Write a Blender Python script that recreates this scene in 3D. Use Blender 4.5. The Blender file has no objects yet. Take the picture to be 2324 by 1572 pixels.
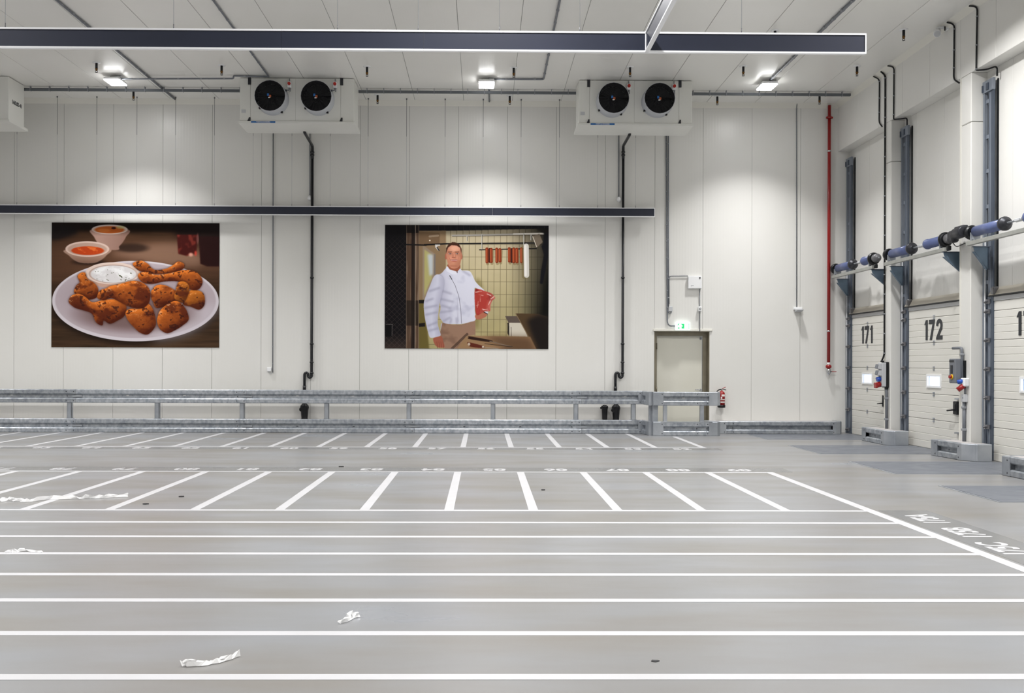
import bpy, bmesh, math, random
import numpy as np
from mathutils import Vector, Matrix
random.seed(4)
R = math.radians
scene = bpy.context.scene
COL = scene.collection

# ------------------------------------------------------------------ camera
EYE = 1.55
F, CX, CY, YAW, ROLL = 2200.0, 1121.8, 823.7, 0.0115, 0.0034
cam_d = bpy.data.cameras.new('camera')
cam = bpy.data.objects.new('camera', cam_d); COL.objects.link(cam)
cam_d.sensor_fit = 'HORIZONTAL'; cam_d.sensor_width = 36.0
cam_d.lens = F / 2324 * 36.0
cam_d.shift_x = (1162 - CX) / 2324
cam_d.shift_y = (CY - 786) / 2324
cam_d.clip_start = 0.05; cam_d.clip_end = 200
cam.matrix_world = (Matrix.Translation((0, 0, EYE)) @ Matrix.Rotation(-YAW, 4, 'Z')
                    @ Matrix.Rotation(R(90), 4, 'X') @ Matrix.Rotation(ROLL, 4, 'Z'))
scene.camera = cam

# ------------------------------------------------------------------ world, exposure
world = bpy.data.worlds.new('world'); scene.world = world; world.use_nodes = True
world.node_tree.nodes['Background'].inputs[0].default_value = (0.75, 0.85, 1.0, 1)
world.node_tree.nodes['Background'].inputs[1].default_value = 0.4
vs = scene.view_settings
vs.view_transform = 'Standard'; vs.look = 'None'; vs.gamma = 1.0; vs.use_curve_mapping = False
vs.exposure = 0.62
LAMP_NEAR, LAMP_FAR = 60.0, 160.0   # watts: row by the back wall, the other rows

# ------------------------------------------------------------------ room measures
D = 21.9                # back wall
CE = 7.45               # ceiling
XB, XR, ZB = 8.03, 8.30, 6.37   # bulkhead face, recess face, bulkhead underside
XL, YF = -19.0, -10.0   # unseen left and front ends of the hall

# ------------------------------------------------------------------ ceiling lamps (whole hall)
def lamp_light(x, y, w, spread):
    l = bpy.data.lights.new('ceiling_lamp_light', 'AREA'); l.shape = 'RECTANGLE'
    l.size = 0.30; l.size_y = 0.42; l.energy = w; l.color = (1.0, 0.99, 0.985); l.spread = R(spread)
    o = bpy.data.objects.new('ceiling_lamp_light', l); COL.objects.link(o)
    o.location = (x, y, 7.315)
    return o
for ly in (20.15, 14.2, 8.2, 2.2, -3.8):
    for lx in (-13.8, -7.63, 0.05, 5.9):
        lamp_light(lx, ly, LAMP_NEAR if ly > 18 else LAMP_FAR if ly > 7 else LAMP_FAR * .6, 100 if ly > 18 else 150)

# ------------------------------------------------------------------ helpers
def ray(px, py):
    u = (px - CX) / F; w = (CY - py) / F
    c, s = math.cos(ROLL), math.sin(ROLL)
    x, z = c * u - s * w, s * u + c * w
    c, s = math.cos(YAW), math.sin(YAW)
    return (c * x + s, -s * x + c, z)
def at(px, py, X=None, Y=None, Z=None):
    """point of a photograph pixel on the plane x=X, y=Y or z=Z of the hall"""
    d = ray(px, py)
    t = X / d[0] if X is not None else Y / d[1] if Y is not None else (Z - EYE) / d[2]
    return Vector((d[0] * t, d[1] * t, EYE + d[2] * t))

ORG = {}
def props(o, label=None, cat=None, group=None, kind=None):
    if label: o['label'] = label
    if cat: o['category'] = cat
    if group: o['group'] = group
    if kind: o['kind'] = kind
def thing(name, label, cat, loc=(0, 0, 0), group=None, kind=None):
    o = bpy.data.objects.new(name, None); COL.objects.link(o)
    o.empty_display_size = 0.2
    o.location = loc; ORG[o.name] = Vector(loc)
    props(o, label, cat, group, kind)
    return o

class MB:
    """collects simple solids in world coordinates"""
    def __init__(s): s.v = []; s.f = []; s.sm = []
    def add(s, vs, fs, smooth=False):
        n = len(s.v); s.v += [tuple(v) for v in vs]
        s.f += [tuple(i + n for i in f) for f in fs]; s.sm += [smooth] * len(fs)
        return s
    def box(s, x0, x1, y0, y1, z0, z1, bev=0.0):
        x0, x1 = min(x0, x1), max(x0, x1); y0, y1 = min(y0, y1), max(y0, y1); z0, z1 = min(z0, z1), max(z0, z1)
        if bev <= 0:
            v = [(x, y, z) for z in (z0, z1) for y in (y0, y1) for x in (x0, x1)]
            return s.add(v, [(0, 2, 3, 1), (4, 5, 7, 6), (0, 1, 5, 4), (2, 6, 7, 3), (0, 4, 6, 2), (1, 3, 7, 5)])
        b = min(bev, (x1 - x0) / 2.01, (y1 - y0) / 2.01, (z1 - z0) / 2.01)
        v = []; idx = {}
        for i, x in enumerate((x0, x1)):
            for j, y in enumerate((y0, y1)):
                for k, z in enumerate((z0, z1)):
                    sx, sy, sz = (1 - 2 * i) * b, (1 - 2 * j) * b, (1 - 2 * k) * b
                    for a, p in enumerate(((x, y + sy, z + sz), (x + sx, y, z + sz), (x + sx, y + sy, z))):
                        idx[i, j, k, a] = len(v); v.append(p)
        q = lambda *t: tuple(idx[u] for u in t)
        f = []
        for i in (0, 1):
            f.append(q((i, 0, 0, 0), (i, 1, 0, 0), (i, 1, 1, 0), (i, 0, 1, 0))[::(1 if i else -1)])
            f.append(q((0, i, 0, 1), (1, i, 0, 1), (1, i, 1, 1), (0, i, 1, 1))[::(-1 if i else 1)])
            f.append(q((0, 0, i, 2), (1, 0, i, 2), (1, 1, i, 2), (0, 1, i, 2))[::(1 if i else -1)])
        for j in (0, 1):
            for k in (0, 1):
                g = 1 if (j ^ k) else -1
                f.append(q((0, j, k, 1), (1, j, k, 1), (1, j, k, 2), (0, j, k, 2))[::g])
                f.append(q((j, 0, k, 2), (j, 1, k, 2), (j, 1, k, 0), (j, 0, k, 0))[::g])
                f.append(q((j, k, 0, 0), (j, k, 1, 0), (j, k, 1, 1), (j, k, 0, 1))[::g])
        for i in (0, 1):
            for j in (0, 1):
                for k in (0, 1):
                    f.append(q((i, j, k, 0), (i, j, k, 1), (i, j, k, 2))[::(1 if (i ^ j ^ k) else -1)])
        return s.add(v, f)
    def prism(s, poly, fn0, fn1):
        """poly in 2D, fn0/fn1 map (a,b) to the two end faces"""
        n = len(poly)
        v = [fn0(*p) for p in poly] + [fn1(*p) for p in poly]
        f = [tuple(range(n))[::-1], tuple(range(n, 2 * n))]
        f += [(i, (i + 1) % n, n + (i + 1) % n, n + i) for i in range(n)]
        return s.add(v, f)
    def prism_y(s, poly, y0, y1): return s.prism(poly, lambda a, b: (a, y0, b), lambda a, b: (a, y1, b))
    def prism_x(s, poly, x0, x1): return s.prism(poly, lambda a, b: (x0, a, b), lambda a, b: (x1, a, b))
    def prism_z(s, poly, z0, z1): return s.prism(poly, lambda a, b: (a, b, z0), lambda a, b: (a, b, z1))
    def rings(s, rs, smooth=True, caps=True, n=None):
        n = n or len(rs[0]); v = [p for r in rs for p in r]; f = []
        for k in range(len(rs) - 1):
            for i in range(n):
                j = (i + 1) % n
                f.append((k * n + i, k * n + j, (k + 1) * n + j, (k + 1) * n + i))
        base = len(s.v)
        s.add(v, f, smooth)
        if caps:
            m = len(rs) - 1
            s.f += [tuple(base + i for i in range(n))[::-1], tuple(base + m * n + i for i in range(n))]; s.sm += [False, False]
        return s
    def lathe(s, c, axis, prof, n=16, smooth=True, caps=True):
        """prof: list of (along, radius)"""
        a = Vector(axis).normalized(); c = Vector(c)
        u = a.orthogonal().normalized(); w = a.cross(u)
        rs = [[c + a * t + (u * math.cos(2 * math.pi * i / n) + w * math.sin(2 * math.pi * i / n)) * r for i in range(n)] for t, r in prof]
        return s.rings(rs, smooth, caps, n)
    def cyl(s, p0, p1, r, n=12, r1=None, smooth=True):
        p0, p1 = Vector(p0), Vector(p1)
        return s.lathe(p0, p1 - p0, [(0, r), ((p1 - p0).length, r if r1 is None else r1)], n, smooth)
    def tube(s, pts, r, n=8, bend=0.0, seg=4):
        P = [Vector(p) for p in pts]
        if bend > 0 and len(P) > 2:
            Q = [P[0]]
            for a, b, c in zip(P, P[1:], P[2:]):
                d0, d1 = (a - b), (c - b)
                l = min(bend, d0.length * .48, d1.length * .48)
                p, q = b + d0.normalized() * l, b + d1.normalized() * l
                for k in range(seg + 1):
                    t = k / seg
                    Q.append(p * (1 - t) ** 2 + b * 2 * t * (1 - t) + q * t * t)
            Q.append(P[-1]); P = Q
        T = []
        for i in range(len(P)):
            a = P[max(0, i - 1)]; b = P[min(len(P) - 1, i + 1)]
            T.append((b - a).normalized())
        u = T[0].orthogonal().normalized(); rs = []
        for p, t in zip(P, T):
            u = (u - t * u.dot(t)).normalized(); w = t.cross(u)
            rs.append([p + (u * math.cos(2 * math.pi * i / n) + w * math.sin(2 * math.pi * i / n)) * r for i in range(n)])
        return s.rings(rs, True, True, n)
    def sweep(s, prof, path, close_ends=True):
        """prof: closed list of (out, z); path: list of (x, y); out is to the right of the walking direction"""
        P = [Vector(p) for p in path]; rs = []
        for i, p in enumerate(P):
            d0 = (P[i] - P[i - 1]).normalized() if i else None
            d1 = (P[i + 1] - P[i]).normalized() if i < len(P) - 1 else None
            if d0 is None: d0 = d1
            if d1 is None: d1 = d0
            n0 = Vector((d0.y, -d0.x)); n1 = Vector((d1.y, -d1.x))
            m = (n0 + n1).normalized(); k = 1 / max(.3, m.dot(n0))
            rs.append([(p.x + m.x * k * o, p.y + m.y * k * o, z) for o, z in prof])
        return s.rings(rs, False, close_ends, len(prof))
    def text(s, txt, cap, pos, right, up, depth=0.002, w=1.0, bold=False):
        v, f = TEXTS[txt, bold]
        right = Vector(right).normalized(); up = Vector(up).normalized(); nrm = right.cross(up)
        pos = Vector(pos)
        return s.add([pos + right * (a * cap * w) + up * (b * cap) + nrm * (depth if c > 0 else 0) for a, b, c in v], f)
    def build(s, name, m, parent=None, kind=None, label=None):
        me = bpy.data.meshes.new(name)
        o = bpy.data.objects.new(name, me); COL.objects.link(o)
        off = Vector((0, 0, 0))
        if parent is not None:
            off = ORG[parent.name]; o.parent = parent
        ORG[o.name] = off
        me.from_pydata([(v[0] - off.x, v[1] - off.y, v[2] - off.z) for v in s.v], [], s.f)
        me.polygons.foreach_set('use_smooth', s.sm)
        me.materials.append(m); me.validate()
        bm = bmesh.new(); bm.from_mesh(me); bmesh.ops.recalc_face_normals(bm, faces=bm.faces[:]); bm.to_mesh(me); bm.free(); me.update()
        if kind: o['kind'] = kind
        if label: o['label'] = label
        return o

def dup(o, parent=None, delta=None):
    """a copy of a thing with copies of its parts and their sub-parts"""
    c = o.copy(); COL.objects.link(c)
    if parent is not None: c.parent = parent
    if delta is not None: c.location = o.location + Vector(delta)
    ORG[c.name] = ORG[o.name] + (Vector(delta) if delta is not None else Vector((0, 0, 0)))
    for ch in list(o.children): dup(ch, c)
    return c

# text outlines: made once from the built-in font, kept as plain meshes (cap height 1, centred, baseline 0)
TEXTS = {}
def make_texts(lst):
    obs = []
    for t, b in lst:
        cu = bpy.data.curves.new('t', 'FONT'); cu.body = t; cu.extrude = 0.01
        cu.resolution_u = 4
        if b: cu.offset = 0.03
        o = bpy.data.objects.new('t', cu); COL.objects.link(o); obs.append((t, b, o))
    bpy.context.view_layer.update()
    dg = bpy.context.evaluated_depsgraph_get()
    for t, b, o in obs:
        me = bpy.data.meshes.new_from_object(o.evaluated_get(dg))
        xs = [v.co.x for v in me.vertices]; ys = [v.co.y for v in me.vertices]
        x0, x1, y0, y1 = min(xs), max(xs), min(ys), max(ys)
        h = y1 - y0
        TEXTS[t, b] = ([((v.co.x - (x0 + x1) / 2) / h, (v.co.y - y0) / h, v.co.z) for v in me.vertices],
                       [tuple(p.vertices) for p in me.polygons])
        bpy.data.meshes.remove(me)
    for t, b, o in obs:
        cu = o.data; bpy.data.objects.remove(o); bpy.data.curves.remove(cu)
def own_digits(txt):
    arc = lambda cx, cy, rx, ry, a0, a1, n=14: [(cx + rx * math.cos(R(a0 + (a1 - a0) * k / n)), cy + ry * math.sin(R(a0 + (a1 - a0) * k / n))) for k in range(n + 1)]
    G_ = {'1': (.36, [(.15, 0), (.36, 0), (.36, 1), (.17, 1), (0, .76), (.15, .76)]),
          '7': (.62, [(.08, 0), (.31, 0), (.62, .93), (.62, 1), (0, 1), (0, .79), (.38, .79)]),
          '2': (.64, [(0, 0), (.64, 0), (.64, .20), (.33, .20)] + arc(.32, .68, .32, .335, -28, 180) + [(.205, .66)] + arc(.32, .68, .115, .15, 172, -22) + [(0, .10)]),
          '3': (.62, arc(.31, .72, .30, .29, 180, -60) + arc(.31, .28, .31, .29, 60, -180) + [(.2, .28)] + arc(.31, .28, .11, .11, 180, 430)[1:] + [(.22, .42), (.22, .58)] + arc(.31, .72, .10, .11, 290, 540)[1:])}
    x = 0; v = []; f = []
    for c in txt:
        w, P = G_[c]; n = len(P); b = len(v)
        v += [(x + a, y, -.01) for a, y in P] + [(x + a, y, .01) for a, y in P]
        f += [tuple(range(b, b + n))[::-1], tuple(range(b + n, b + 2 * n))] + [(b + i, b + (i + 1) % n, b + n + (i + 1) % n, b + n + i) for i in range(n)]
        x += w + .15
    return [(a - (x - .15) / 2, y, z) for a, y, z in v], f
for t_ in ('171', '172', '173'): TEXTS[t_, True] = own_digits(t_)
make_texts([(str(k), True) for k in list(range(52, 90))] + [('175A', True), ('175B', True), ('175C', True)]
           + [('VOETS & DONKERS', True), ('1A0.02-41', True)])

# ------------------------------------------------------------------ materials
def lin(c):
    if isinstance(c, str): c = tuple(int(c[i:i + 2], 16) / 255 for i in (0, 2, 4))
    return tuple(x / 12.92 if x <= .04045 else ((x + .055) / 1.055) ** 2.4 for x in c) + (1,)
def mat(name, col, rough=.5, metal=0., spec=.5, col2=None, scale=3., stretch=(1, 1, 1), rough2=None, bump=0., bscale=60., contrast=(.35, .65), rand=0., ribs=None, detail=4.):
    m = bpy.data.materials.new(name); m.use_nodes = True
    nt = m.node_tree; b = nt.nodes['Principled BSDF']; L = nt.links.new; N = nt.nodes.new
    b.inputs['Base Color'].default_value = lin(col); b.inputs['Roughness'].default_value = rough
    b.inputs['Metallic'].default_value = metal; b.inputs['Specular IOR Level'].default_value = spec
    tc = N('ShaderNodeTexCoord'); out = None
    geo = N('ShaderNodeNewGeometry')
    if col2 is not None or rough2 is not None:
        mp = N('ShaderNodeMapping'); mp.inputs['Scale'].default_value = stretch
        L(geo.outputs['Position'], mp.inputs['Vector'])
        nz = N('ShaderNodeTexNoise'); nz.inputs['Scale'].default_value = scale; nz.inputs['Detail'].default_value = detail
        L(mp.outputs[0], nz.inputs['Vector'])
        rp = N('ShaderNodeMapRange'); rp.inputs['From Min'].default_value = contrast[0]; rp.inputs['From Max'].default_value = contrast[1]
        L(nz.outputs['Fac'], rp.inputs['Value']); out = rp.outputs[0]
    if col2 is not None:
        mx = N('ShaderNodeMix'); mx.data_type = 'RGBA'
        mx.inputs['A'].default_value = lin(col); mx.inputs['B'].default_value = lin(col2)
        L(out, mx.inputs['Factor']); last = mx.outputs['Result']
        if rand:
            oi = N('ShaderNodeObjectInfo'); mr = N('ShaderNodeMapRange')
            mr.inputs['To Min'].default_value = 1 - rand; mr.inputs['To Max'].default_value = 1 + rand
            L(oi.outputs['Random'], mr.inputs['Value'])
            hv = N('ShaderNodeHueSaturation'); L(mr.outputs[0], hv.inputs['Value']); L(last, hv.inputs['Color']); last = hv.outputs[0]
        L(last, b.inputs['Base Color'])
    if rough2 is not None:
        mr = N('ShaderNodeMapRange'); mr.inputs['To Min'].default_value = rough; mr.inputs['To Max'].default_value = rough2
        L(out, mr.inputs['Value']); L(mr.outputs[0], b.inputs['Roughness'])
    prev = None
    if ribs:
        axis, period, depth = ribs
        wv = N('ShaderNodeTexWave'); wv.wave_type = 'BANDS'; wv.bands_direction = axis
        wv.inputs['Scale'].default_value = .314159 / period; wv.inputs['Distortion'].default_value = 0
        L(geo.outputs['Position'], wv.inputs['Vector'])
        bp = N('ShaderNodeBump'); bp.inputs['Strength'].default_value = 1; bp.inputs['Distance'].default_value = depth
        L(wv.outputs['Fac'], bp.inputs['Height']); prev = bp.outputs[0]
    if bump:
        n2 = N('ShaderNodeTexNoise'); n2.inputs['Scale'].default_value = bscale; n2.inputs['Detail'].default_value = 3
        L(geo.outputs['Position'], n2.inputs['Vector'])
        bp = N('ShaderNodeBump'); bp.inputs['Strength'].default_value = bump; bp.inputs['Distance'].default_value = .002
        L(n2.outputs['Fac'], bp.inputs['Height'])
        if prev: L(prev, bp.inputs['Normal'])
        prev = bp.outputs[0]
    if prev: L(prev, b.inputs['Normal'])
    return m
def glow(name, col, strength):
    m = bpy.data.materials.new(name); m.use_nodes = True; b = m.node_tree.nodes['Principled BSDF']
    b.inputs['Base Color'].default_value = lin(col); b.inputs['Emission Color'].default_value = lin(col)
    b.inputs['Emission Strength'].default_value = strength; b.inputs['Roughness'].default_value = .3
    return m
WALL = 'e6e5e1'
m_wall = mat('wall_panel_steel', WALL, .30, spec=.4, col2='e3e2dd', scale=.6, ribs=('X', .066, .0006))
m_wally = mat('side_panel_steel', WALL, .32, spec=.4, col2='e3e2dd', scale=.6, ribs=('Y', .066, .0005))
m_plain = mat('pier_steel', 'e2e1dd', .32, col2='dfded9', scale=.8)
m_ceil = mat('ceiling_panel_steel', 'efeeea', .3, col2='ecebe6', scale=.5, ribs=('X', .05, .00015))
m_joint = mat('joint_sealant', 'a5a4a0', .8)
m_trim = mat('cove_trim', 'e4e2d9', .45)
m_floor = mat('polished_concrete', '8f9297', .26, spec=.5, col2='807c76', scale=1.1, stretch=(.45, 1.3, 1), rough2=.4, contrast=(.25, .75), detail=4, bump=0)
m_strip = mat('burnished_strip', '7b7c7d', .26, col2='777776', scale=2)
m_line = mat('white_floor_paint', 'c6c6c9', .45, col2='c2c2c4', scale=3)
m_conc = mat('kerb_concrete', 'bdb9b8', .75, col2='b1aeae', scale=5, bump=.3, bscale=120)
m_galv = mat('galvanised_steel', 'b6babf', .40, metal=.6, col2='8f959d', scale=11, stretch=(1.3, 1, 1), rough2=.5, contrast=(.36, .66), rand=.14, detail=6)
m_galv2 = mat('galvanised_plate', 'b2b6bb', .45, metal=.55, col2='9a9fa6', scale=3, rand=.06)
m_bolt = mat('bolt_steel', '5b5e63', .4, metal=.8)
m_slot = mat('slot_shadow_steel', '6d7176', .5, metal=.6, col2='595d62', scale=5)
m_refl = mat('white_reflector', 'f2f2ee', .35)
m_navy = mat('navy_panel', '2c3040', .4, spec=.4, col2='282c3a', scale=.7)
m_white = mat('white_enamel', 'f0f1f2', .3)
m_alu = mat('white_aluminium', 'f3f4f6', .25)
m_unit = mat('cooler_casing_white', 'e8e8e3', .35, col2='e4e4de', scale=1)
m_black = mat('black_plastic', '0d0f13', .4, spec=.4)
m_blackp = mat('black_drain_pipe', '121419', .35)
m_grille = mat('black_fan_grille', '0a0c12', .5)
m_ring = mat('fan_ring_grey', 'c9ccd2', .35, metal=.3)
m_orange = mat('orange_sticker', 'a8542a', .5)
m_blue = mat('blue_sign', '2064a8', .45)
m_red = mat('red_enamel', '980f10', .28, spec=.6)
m_redk = mat('red_knob', 'b92718', .4)
m_grey = mat('grey_conduit', '6f737a', .45)
m_greyl = mat('light_grey_plastic', 'c3c5c8', .45)
m_clip = mat('pipe_clip_grey', '8d9095', .45)
m_tray = mat('grey_cable_tray', '6a6e73', .4, metal=.4)
m_beige = mat('stainless_door_frame', '98917f', .38, metal=.5, col2='8b8473', scale=4)
m_leaf = mat('cream_door_leaf', 'dedcd0', .35, col2='dad8cb', scale=1)
m_chrome = mat('chrome', 'cdced0', .18, metal=1.)
m_brass = mat('brass', '6e4c20', .4, metal=.6)
m_tank = mat('tank_blue_tube', '5a6690', .35, spec=.5, col2='545f88', scale=6)
m_dark = mat('dark_cast_metal', '3c3d42', .42, metal=.5, col2='323338', scale=9)
m_cast = mat('grey_cast_metal', '77777a', .45, metal=.5)
m_beam = mat('galvanised_beam', 'a9aaa5', .42, metal=.35, col2='9c9d98', scale=6)
m_guide = mat('guide_steel', '8f96a1', .38, metal=.35, col2='7f8792', scale=3, stretch=(1, 1, .4))
m_gdark = mat('guide_dark_steel', '525c6a', .4, metal=.35, col2='464f5d', scale=3, stretch=(1, 1, .4))
m_gusset = mat('blue_grey_gusset', '6a7c8d', .42, metal=.4, col2='5d6f80', scale=6)
m_dock = mat('dock_door_sheet', 'dfddd6', .38, col2='dbd9d1', scale=1)
m_lintel = mat('door_head_profile', 'b9b3a6', .4, metal=.3)
m_lintelg = mat('door_top_profile', 'b4b5b6', .4, metal=.3)
m_num = mat('black_number', '22252b', .5)
m_pane = glow('daylit_pane', 'd3e4ff', .72)
m_lamp = glow('lamp_diffuser', 'ffffff', 26.0)
m_exit = glow('exit_face', 'f4fffa', 1.7)
m_case = glow('exit_case_acrylic', 'f2fffb', .6)
m_green = glow('exit_green', '22b968', .6)
m_lev = mat('leveller_steel', '757981', .42, metal=.25, col2='6d7179', scale=6, stretch=(.6, 1, 1), rough2=.55)
m_sblue2 = mat('pale_blue_bar', '8fa6d6', .5)
m_yellow = mat('yellow_plate', 'e8b81c', .4)
m_sblue = mat('socket_blue', '1f4fb4', .4)
m_film = mat('clear_film', 'ffffff', .15, spec=.9)
m_film.node_tree.nodes['Principled BSDF'].inputs['Alpha'].default_value = .8
m_brown = mat('dark_scrap', '2a2a2c', .7)

# ================================================================== STRUCTURE
# ---- floor with its painted lines, numbers and burnished strips (all flat on it)
fl = MB().box(XL, 9.0, YF, 22.3, -0.2, 0.0).build('floor', m_floor)
props(fl, 'grey polished concrete floor with white painted bay lines', 'floor', kind='structure')
X2, S2, YA, YB, DY, XLINE = -5.694, .8911, 13.797, 10.193, .7723, 4.10
X1, S1, YC, YD = 4.07, .8870, 17.83, 21.38
def fline(x0, y0, x1, y1, w, z=0.0022):
    a, b = Vector((x0, y0)), Vector((x1, y1)); n = (b - a).normalized(); n = Vector((-n.y, n.x)) * w / 2
    p = [a + n, a - n, b - n, b + n]
    MB().prism_z([tuple(q) for q in p], 0.0, z).build('painted_line', m_line, fl)
fline(-13.4, YA, XLINE + .05, YA, .085); fline(-13.4, YB, XLINE, YB, .085)
for j in range(1, 9): fline(-9.5 + .6 * j, YB - DY * j, XLINE, YB - DY * j, .085)
for k in range(20): fline(XLINE - S2 * (k + 1), YB, XLINE - S2 * (k + 1), YA, .1, .0019)
fline(XLINE, YA, XLINE, 3.0, .11, .0025)
fline(-13.4, YC, X1 + .05, YC, .085)
for k in range(18):
    x = X1 - S1 * k
    fline(x, YC, x, 20.55 if k == 0 else YD - .02, .1, .0019)
def fnumber(txt, pos, right, up, cap, w=.92):
    MB().text(txt, cap, pos, right, up, .0024, w=w, bold=True).build('bay_number', m_line, fl)
MB().box(-13.4, XLINE + .35, YA + .06, YA + .56, 0, .0014).build('burnished_strip', m_strip, fl)
MB().box(-13.4, X1 + .25, YC - .46, YC - .06, 0, .0014).build('burnished_strip', m_strip, fl)
MB().box(XLINE + .1, XLINE + .62, 4.0, 10.25, 0, .0014).build('burnished_strip', m_strip, fl)
for k in range(18):
    n = 89 - k
    fnumber(str(n), (XLINE - S2 * (k + .5) + .08, YA + .43, .001), (-1, 0, 0), (0, -1, 0), .285)
    if k < 17: fnumber(str(52 + k), (X1 - S1 * (k + .5) - .02, YC - .42, .001), (1, 0, 0), (0, 1, 0), .27)
for t, p in (('175A', (2100.7, 1176.6)), ('175B', (2190, 1207.6)), ('175C', (2277.7, 1244))):
    q = at(*p, Z=0); fnumber(t, (q.x + .135, q.y, .001), (0, 1, 0), (-1, 0, 0), .27, .74)

# ---- back wall: backing plus single sandwich panels with open joints
WP0, WPP = -10.545, 1.1081
wb = thing('wall_back', 'tall off white back wall of vertical sandwich panels', 'wall', (0, D, 0), kind='structure')
MB().box(XL, 3.875, D + .008, D + .3, 0, CE).box(5.125, 8.9, D + .008, D + .3, 0, CE).box(3.875, 5.125, D + .008, D + .3, 2.285, CE).build('joint_backing', m_joint, wb)
G = .0034
base_panel = None
DX0, DX1, DH = 3.875, 5.125, 2.285
for i in range(-7, 17):
    x0, x1 = WP0 + WPP * i, WP0 + WPP * (i + 1)
    if i >= 16: x1 = 8.9
    if i == 12: x1 = DX0
    if i == 13:
        MB().prism_y([(DX0 + .0, DH), (x1 - G, DH), (x1 - G, CE), (DX0 + G * 2, CE)], D, D + .05).build('wall_panel', m_wall, wb); continue
    if i == 14:
        MB().prism_y([(DX1, 0), (x1 - G, 0), (x1 - G, CE), (x0 + G, CE), (x0 + G, DH), (DX1, DH)], D, D + .05).build('wall_panel', m_wall, wb); continue
    if i in (12, 15, 16) or base_panel is None:
        o = MB().box(x0 + G, x1 - G, D, D + .05, 0, CE, .003).build('wall_panel', m_wall, wb)
        if base_panel is None: base_panel, bx = o, x0
    else:
        c = base_panel.copy(); COL.objects.link(c); c.location.x += x0 - bx; ORG[c.name] = ORG[base_panel.name]

# ---- ceiling of long panels running to the back wall
cl = thing('ceiling', 'off white glossy ceiling of long insulated panels', 'ceiling', (0, 0, CE), kind='structure')
MB().box(XL, 9.0, YF, D + .2, CE + .008, CE + .2).build('joint_backing', m_joint, cl)
CP0 = at(1052.4, 230, Z=CE).x
CPP = at(1162.6, 231, Z=CE).x - CP0
k0 = int((XL - CP0) / CPP) - 1
cb = None
for k in range(k0, int((8.4 - CP0) / CPP) + 1):
    x0, x1 = max(XL, CP0 + k * CPP), min(8.9, CP0 + (k + 1) * CPP)
    if x1 - x0 < .1: continue
    if x1 - x0 < CPP - .01 or cb is None:
        o = MB().box(x0 + .005, x1 - .005, YF, D, CE, CE + .05, .003).build('ceiling_panel', m_ceil, cl)
        if x1 - x0 > CPP - .01: cb, cbx = o, x0
    else:
        c = cb.copy(); COL.objects.link(c); c.location.x += x0 - cbx; ORG[c.name] = ORG[cb.name]

# ---- right wall: bulkhead, recess panels above the dock doors, piers
wr = thing('wall_right', 'right hand wall with bulkhead, piers and recessed dock doors', 'wall', (XB, 10, 0), kind='structure')
MB().box(8.36, 8.9, YF, D + .1, 0, CE).build('joint_backing', m_joint, wr)
y = D; k = 0
bulk = []
while y > YF + .1:
    y0 = max(YF, y - 1.13)
    MB().box(XB, 8.5, y0 + .004, y - .004 if k else y, ZB, CE, .004).build('bulkhead_panel', m_wally, wr)
    MB().box(XR, 8.4, y0 + .003, y - .003 if k else y, 2.72 if y0 > 12.0 else 0, ZB, .003).build('recess_panel', m_wally, wr)
    y = y0; k += 1
PIERS = [(19.02, 19.30), (15.89, 16.25), (12.74, 13.12)]
for a, b in PIERS:
    MB().box(XB, 8.4, a, b, 0, 5.55, .012).build('pier', m_plain, wr)
    MB().box(XB, 8.4, a, b, 5.558, ZB, .012).build('pier', m_plain, wr)
    MB().box(XB - .004, XB + .02, b - .04, b + .004, 0, ZB).build('pier_trim', m_trim, wr)
# unseen ends of the hall
props(MB().box(XL - .2, XL, YF, D, 0, CE).build('wall_left', m_plain), 'plain off white left wall far outside the picture', 'wall', kind='structure')
props(MB().box(XL - .2, 9.0, YF - .2, YF, 0, CE).build('wall_front', m_plain), 'plain off white wall behind the viewer', 'wall', kind='structure')
# coves
t = MB().prism_x([(D, CE), (D - .10, CE), (D, CE - .105)], XL, XB).build('trim_1', m_trim)
props(t, 'cream cove strip between ceiling and back wall', 'trim', kind='structure')
t = MB().prism_y([(XB, CE), (XB - .09, CE), (XB, CE - .095)], YF, D).build('trim_2', m_trim)
props(t, 'cream cove strip between ceiling and right bulkhead', 'trim', kind='structure')
# concrete plinth at the foot of the back wall
t = MB().box(XL, 3.70, 21.52, D, 0, .285, .01).build('trim_3', m_conc)
props(t, 'low grey concrete plinth along the foot of the back wall', 'plinth', kind='structure')

# ---- door_1: recessed personnel door
d1 = thing('door_1', 'cream single door in a recessed metal frame on the back wall', 'door', ((DX0 + DX1) / 2, D, 0), kind='structure')
RY = D + .19
m = MB().box(DX0, DX0 + .012, D, RY + .05, 0, DH).box(DX1 - .012, DX1, D, RY + .05, 0, DH).box(DX0, DX1, D, RY + .05, DH - .012, DH)
m.box(DX0 + .013, DX0 + .085, RY, RY + .04, 0, DH - .101).box(DX1 - .115, DX1 - .013, RY, RY + .04, 0, DH - .101).box(DX0 + .013, DX1 - .013, RY, RY + .04, DH - .10, DH - .013)
m.build('door_frame', m_beige, d1)
LX0, LX1, LZ = DX0 + .085, DX1 - .115, DH - .10
MB().box(LX0 + .006, LX1 - .006, RY + .02, RY + .07, 0.012, LZ - .006, .004).build('door_leaf', m_leaf, d1)
MB().box(LX0, LX1, RY + .075, RY + .09, 0, LZ).build('door_seal', m_black, d1)
hz = at(1578, 884, Y=RY).z; hx = at(1590, 884, Y=RY).x
MB().lathe((hx, RY + .02, hz), (0, -1, 0), [(0, .026), (.02, .026)], 14).tube([(hx, RY + .01, hz), (hx, RY - .05, hz), (hx - .14, RY - .05, hz)], .011, 8, .03).build('door_handle', m_chrome, d1)
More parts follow.
